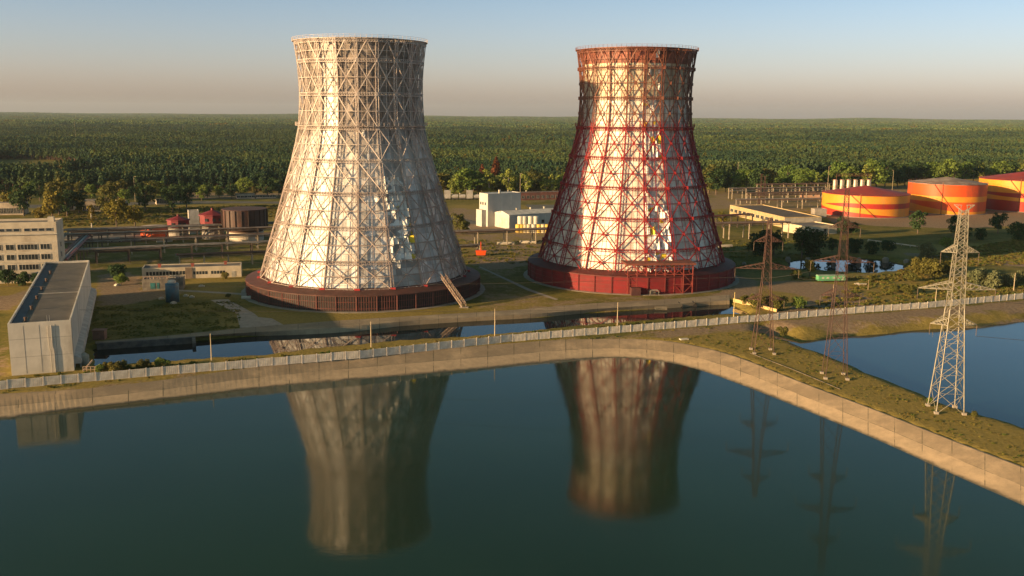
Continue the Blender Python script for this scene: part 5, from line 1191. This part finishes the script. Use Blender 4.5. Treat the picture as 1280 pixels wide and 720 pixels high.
def scatter(name, pts, idx_, scl, rot, coll, label, kind='stuff'):
    me_ = bpy.data.meshes.new(name); me_.vertices.add(len(pts)); me_.vertices.foreach_set('co', np.asarray(pts, np.float32).ravel())
    for nm, dt, ty in (('idx', idx_, 'INT'), ('scl', scl, 'FLOAT'), ('rot', rot, 'FLOAT'), ('wid', RNG.uniform(.75, 1.35, len(pts))*(1 if len(pts) else 1), 'FLOAT')):
        at = me_.attributes.new(nm, ty, 'POINT'); at.data.foreach_set('value', np.asarray(dt, np.int32 if ty == 'INT' else np.float32))
    o = bpy.data.objects.new(name, me_); COL.objects.link(o); tag(o, label, None, None, kind)
    ng = bpy.data.node_groups.new(name+'_instances', 'GeometryNodeTree'); ng.interface.new_socket('Geometry', in_out='INPUT', socket_type='NodeSocketGeometry'); ng.interface.new_socket('Geometry', in_out='OUTPUT', socket_type='NodeSocketGeometry')
    n, l = ng.nodes, ng.links; gi = n.new('NodeGroupInput'); go = n.new('NodeGroupOutput'); ip = n.new('GeometryNodeInstanceOnPoints'); ci = n.new('GeometryNodeCollectionInfo')
    ci.inputs['Collection'].default_value = coll; ci.inputs['Separate Children'].default_value = True; ci.inputs['Reset Children'].default_value = True
    def at(nm, ty): x = n.new('GeometryNodeInputNamedAttribute'); x.data_type = ty; x.inputs[0].default_value = nm; return x.outputs[0]
    cx = n.new('ShaderNodeCombineXYZ'); l.new(at('rot', 'FLOAT'), cx.inputs[2])
    l.new(gi.outputs[0], ip.inputs['Points']); l.new(ci.outputs[0], ip.inputs['Instance']); ip.inputs['Pick Instance'].default_value = True
    l.new(at('idx', 'INT'), ip.inputs['Instance Index']); l.new(cx.outputs[0], ip.inputs['Rotation']); ml = n.new('ShaderNodeMath'); ml.operation = 'MULTIPLY'; l.new(at('scl', 'FLOAT'), ml.inputs[0]); l.new(at('wid', 'FLOAT'), ml.inputs[1]); cs = n.new('ShaderNodeCombineXYZ'); l.new(ml.outputs[0], cs.inputs[0]); l.new(ml.outputs[0], cs.inputs[1]); l.new(at('scl', 'FLOAT'), cs.inputs[2]); l.new(cs.outputs[0], ip.inputs['Scale']); l.new(ip.outputs[0], go.inputs[0])
    md = o.modifiers.new('instances', 'NODES'); md.node_group = ng; return o
def poly_in(P_, px_poly): return sdist(P_, W(px_poly)) < 0
edge_pts = [G(x, y) for x, y in ((-260,238),(-60,240),(100,243),(240,240),(365,241),(540,240),(722,240),(880,236),(1000,234),(1130,228),(1280,220),(1500,208))]
ex = [p.x for p in edge_pts]; ey = [p.y for p in edge_pts]
def wood_pts(y0, y1, cell):
    half = math.tan(R(36)); xs = np.arange(-y1*half-60, y1*half+60, cell); ys = np.arange(y0, y1, cell); X, Y = np.meshgrid(xs, ys); X = X.ravel(); Y = Y.ravel()
    X = X+RNG.uniform(-.45, .45, len(X))*cell; Y = Y+RNG.uniform(-.45, .45, len(Y))*cell
    k = (np.abs(X) < Y*half+60) & (Y > np.interp(X, ex, ey)+6); X, Y = X[k], Y[k]
    # natural clearings and one cut power-line ride
    c = np.sin(X*.0051+1.3)*np.sin(Y*.0043+.4)+.5*np.sin(X*.013+Y*.008); k = (c < 1.12) & (np.sin(X*.011+.7*np.sin(Y*.006))*np.sin(Y*.0071+2) < .93)
    a_, b_ = G(-60, 176), G(420, 169.5); dd = (b_-a_).normalized(); s_ = (X-a_.x)*(-dd.y)+(Y-a_.y)*dd.x; al = (X-a_.x)*dd.x+(Y-a_.y)*dd.y
    k &= ~((np.abs(s_) < 26) & (al < (b_-a_).length)); return np.stack([X[k], Y[k]], 1)
def standf(P_): return .5+.5*np.sin(P_[:, 0]*.006+2*np.sin(P_[:, 1]*.0035))*np.cos(P_[:, 1]*.0052+1.1*np.sin(P_[:, 0]*.0041))
nearw = wood_pts(640, 1900, 4.7); farw = wood_pts(1900, 3300, 6.4)
for nm, pts_, s_, lb in (('near_wood', nearw, 1., 'dense mixed wood of pines and broadleaf trees behind the works'), ('middle_wood', farw, 1.15, 'unbroken wood farther back towards the horizon')):
    f = standf(pts_); pine = RNG.random(len(pts_)) < np.clip(f*1.5-.1, .12, .95); id_ = np.where(pine, RNG.integers(0, NK, len(pts_)), RNG.integers(NK, 2*NK, len(pts_)))
    hgt = np.where(pine, RNG.uniform(12, 18, len(pts_)), RNG.uniform(7, 16, len(pts_)))*s_*(.68+.48*standf(pts_*1.7+300))
    scatter(nm, np.column_stack([pts_, np.zeros(len(pts_))]), id_, hgt, RNG.uniform(0, 6.28, len(pts_)), src, lb)
fw_ = wood_pts(3300, 12500, 40.); scatter('far_wood', np.column_stack([fw_, hill(fw_[:, 0], fw_[:, 1])-2]), RNG.integers(2*NK, 2*NK+3, len(fw_)), RNG.uniform(.85, 1.15, len(fw_))*(.75+.55*standf(fw_*.35+100)), RNG.integers(0, 4, len(fw_))*1.57, src, 'far wood that closes the horizon')
# --- weeds and rough grass
for k in range(3):
    rng = np.random.default_rng(40+k); bl = [(rng.uniform(-.5, .5), rng.uniform(-.5, .5), .25, .45, .35) for _ in range(4)]; o = bpy.data.objects.new(f'w{k}', crown_mb(rng, bl, .22, 90).mesh('weed_source', L_weed if k < 2 else L_reed)); srcw.objects.link(o)
def weeds(name, n_, px_poly, s0, s1, label, ids=(0, 3), thr=0.):
    w = W(px_poly); q = np.array([(v.x, v.y) for v in w]); lo_, hi_ = q.min(0), q.max(0); P_ = RNG.uniform(lo_, hi_, (n_*3, 2)); P_ = P_[sdist(P_, w) < 0][:n_]
    z = ground_z(P_); keep = z > -1.9; keep &= sdist(P_, res_poly) > .8
    cl_ = np.sin(P_[:, 0]*.35+2*np.sin(P_[:, 1]*.11))*np.sin(P_[:, 1]*.5+1.7*np.sin(P_[:, 0]*.13)); keep &= (cl_ > thr) | (RNG.random(len(P_)) < .12)
    P_, z = P_[keep], z[keep]; scatter(name, np.column_stack([P_, z-.05]), RNG.integers(ids[0], ids[1], len(P_)), RNG.uniform(s0, s1, len(P_)), RNG.uniform(0, 6.28, len(P_)), srcw, label)
weeds('rough_grass', 1800, [(820,426),(960,412),(1000,432),(1080,468),(1200,516),(1280,540),(1300,590),(1200,552),(1000,476),(900,438)], .12, .4, 'rough grass and weeds on the spit between reservoir and blue lake')
weeds('bank_grass', 2600, [(0,474),(117,463),(330,446),(450,437),(640,417),(800,404),(915,394),(960,397),(800,411),(640,424),(330,456),(0,484)], .35, .9, 'rough grass between the canal and the white fence', thr=.2)
weeds('verge_grass', 3000, [(0,488),(330,460),(640,429),(900,408),(900,415),(760,422),(640,430),(500,440),(300,461),(0,492)], .25, .5, 'rough grass verge on the embankment side of the white fence', thr=.3)
weeds('dry_meadow', 6000, [(1140,322),(1290,296),(1290,330),(1190,334),(1150,345),(1120,352),(990,350),(985,346),(1060,347),(1120,343)], .4, 1.0, 'rusty dry meadow weeds around the pond', (1, 3), -.2)
weeds('meadow_weeds', 3500, [(1080,350),(1160,345),(1290,345),(1290,368),(1130,380),(1040,388),(1000,385)], .4, .9, 'low weeds on the meadow behind the fence at right', thr=.2)
weeds('lawn_weeds', 4000, [(116,384),(300,376),(300,410),(240,416),(118,426)], .2, .4, 'rough lawn in the shade between pump house and pale tower', (0, 2), .1)
weeds('yard_weeds', 6000, [(570,300),(900,300),(1010,300),(1010,316),(960,340),(900,330),(570,330)], .3, .8, 'weeds in the yard behind the towers', (0, 2), .3)
weeds('field_weeds', 7000, [(75,262),(360,256),(360,272),(75,284)], .5, 1.1, 'yellow weeds of the dry field behind the left yard', (1, 3), .0)

# ------------------------------------------------------------------ evening haze
mb = MB(); mb.box(-17500, 17500, -1700, 21500, -8, 240)
hz = mb.build('haze', None); hm = bpy.data.materials.new('haze'); hm.use_nodes = True; hn = hm.node_tree.nodes; hn.clear()
ho = hn.new('ShaderNodeOutputMaterial'); hv = hn.new('ShaderNodeVolumePrincipled'); hv.inputs['Color'].default_value = (.62, .76, .92, 1); hv.inputs['Density'].default_value = HAZE; hv.inputs['Anisotropy'].default_value = .1
hm.node_tree.links.new(hv.outputs[0], ho.inputs['Volume']); hz.data.materials.clear(); hz.data.materials.append(hm); tag(hz, 'thin evening haze over the whole plain', kind='stuff')
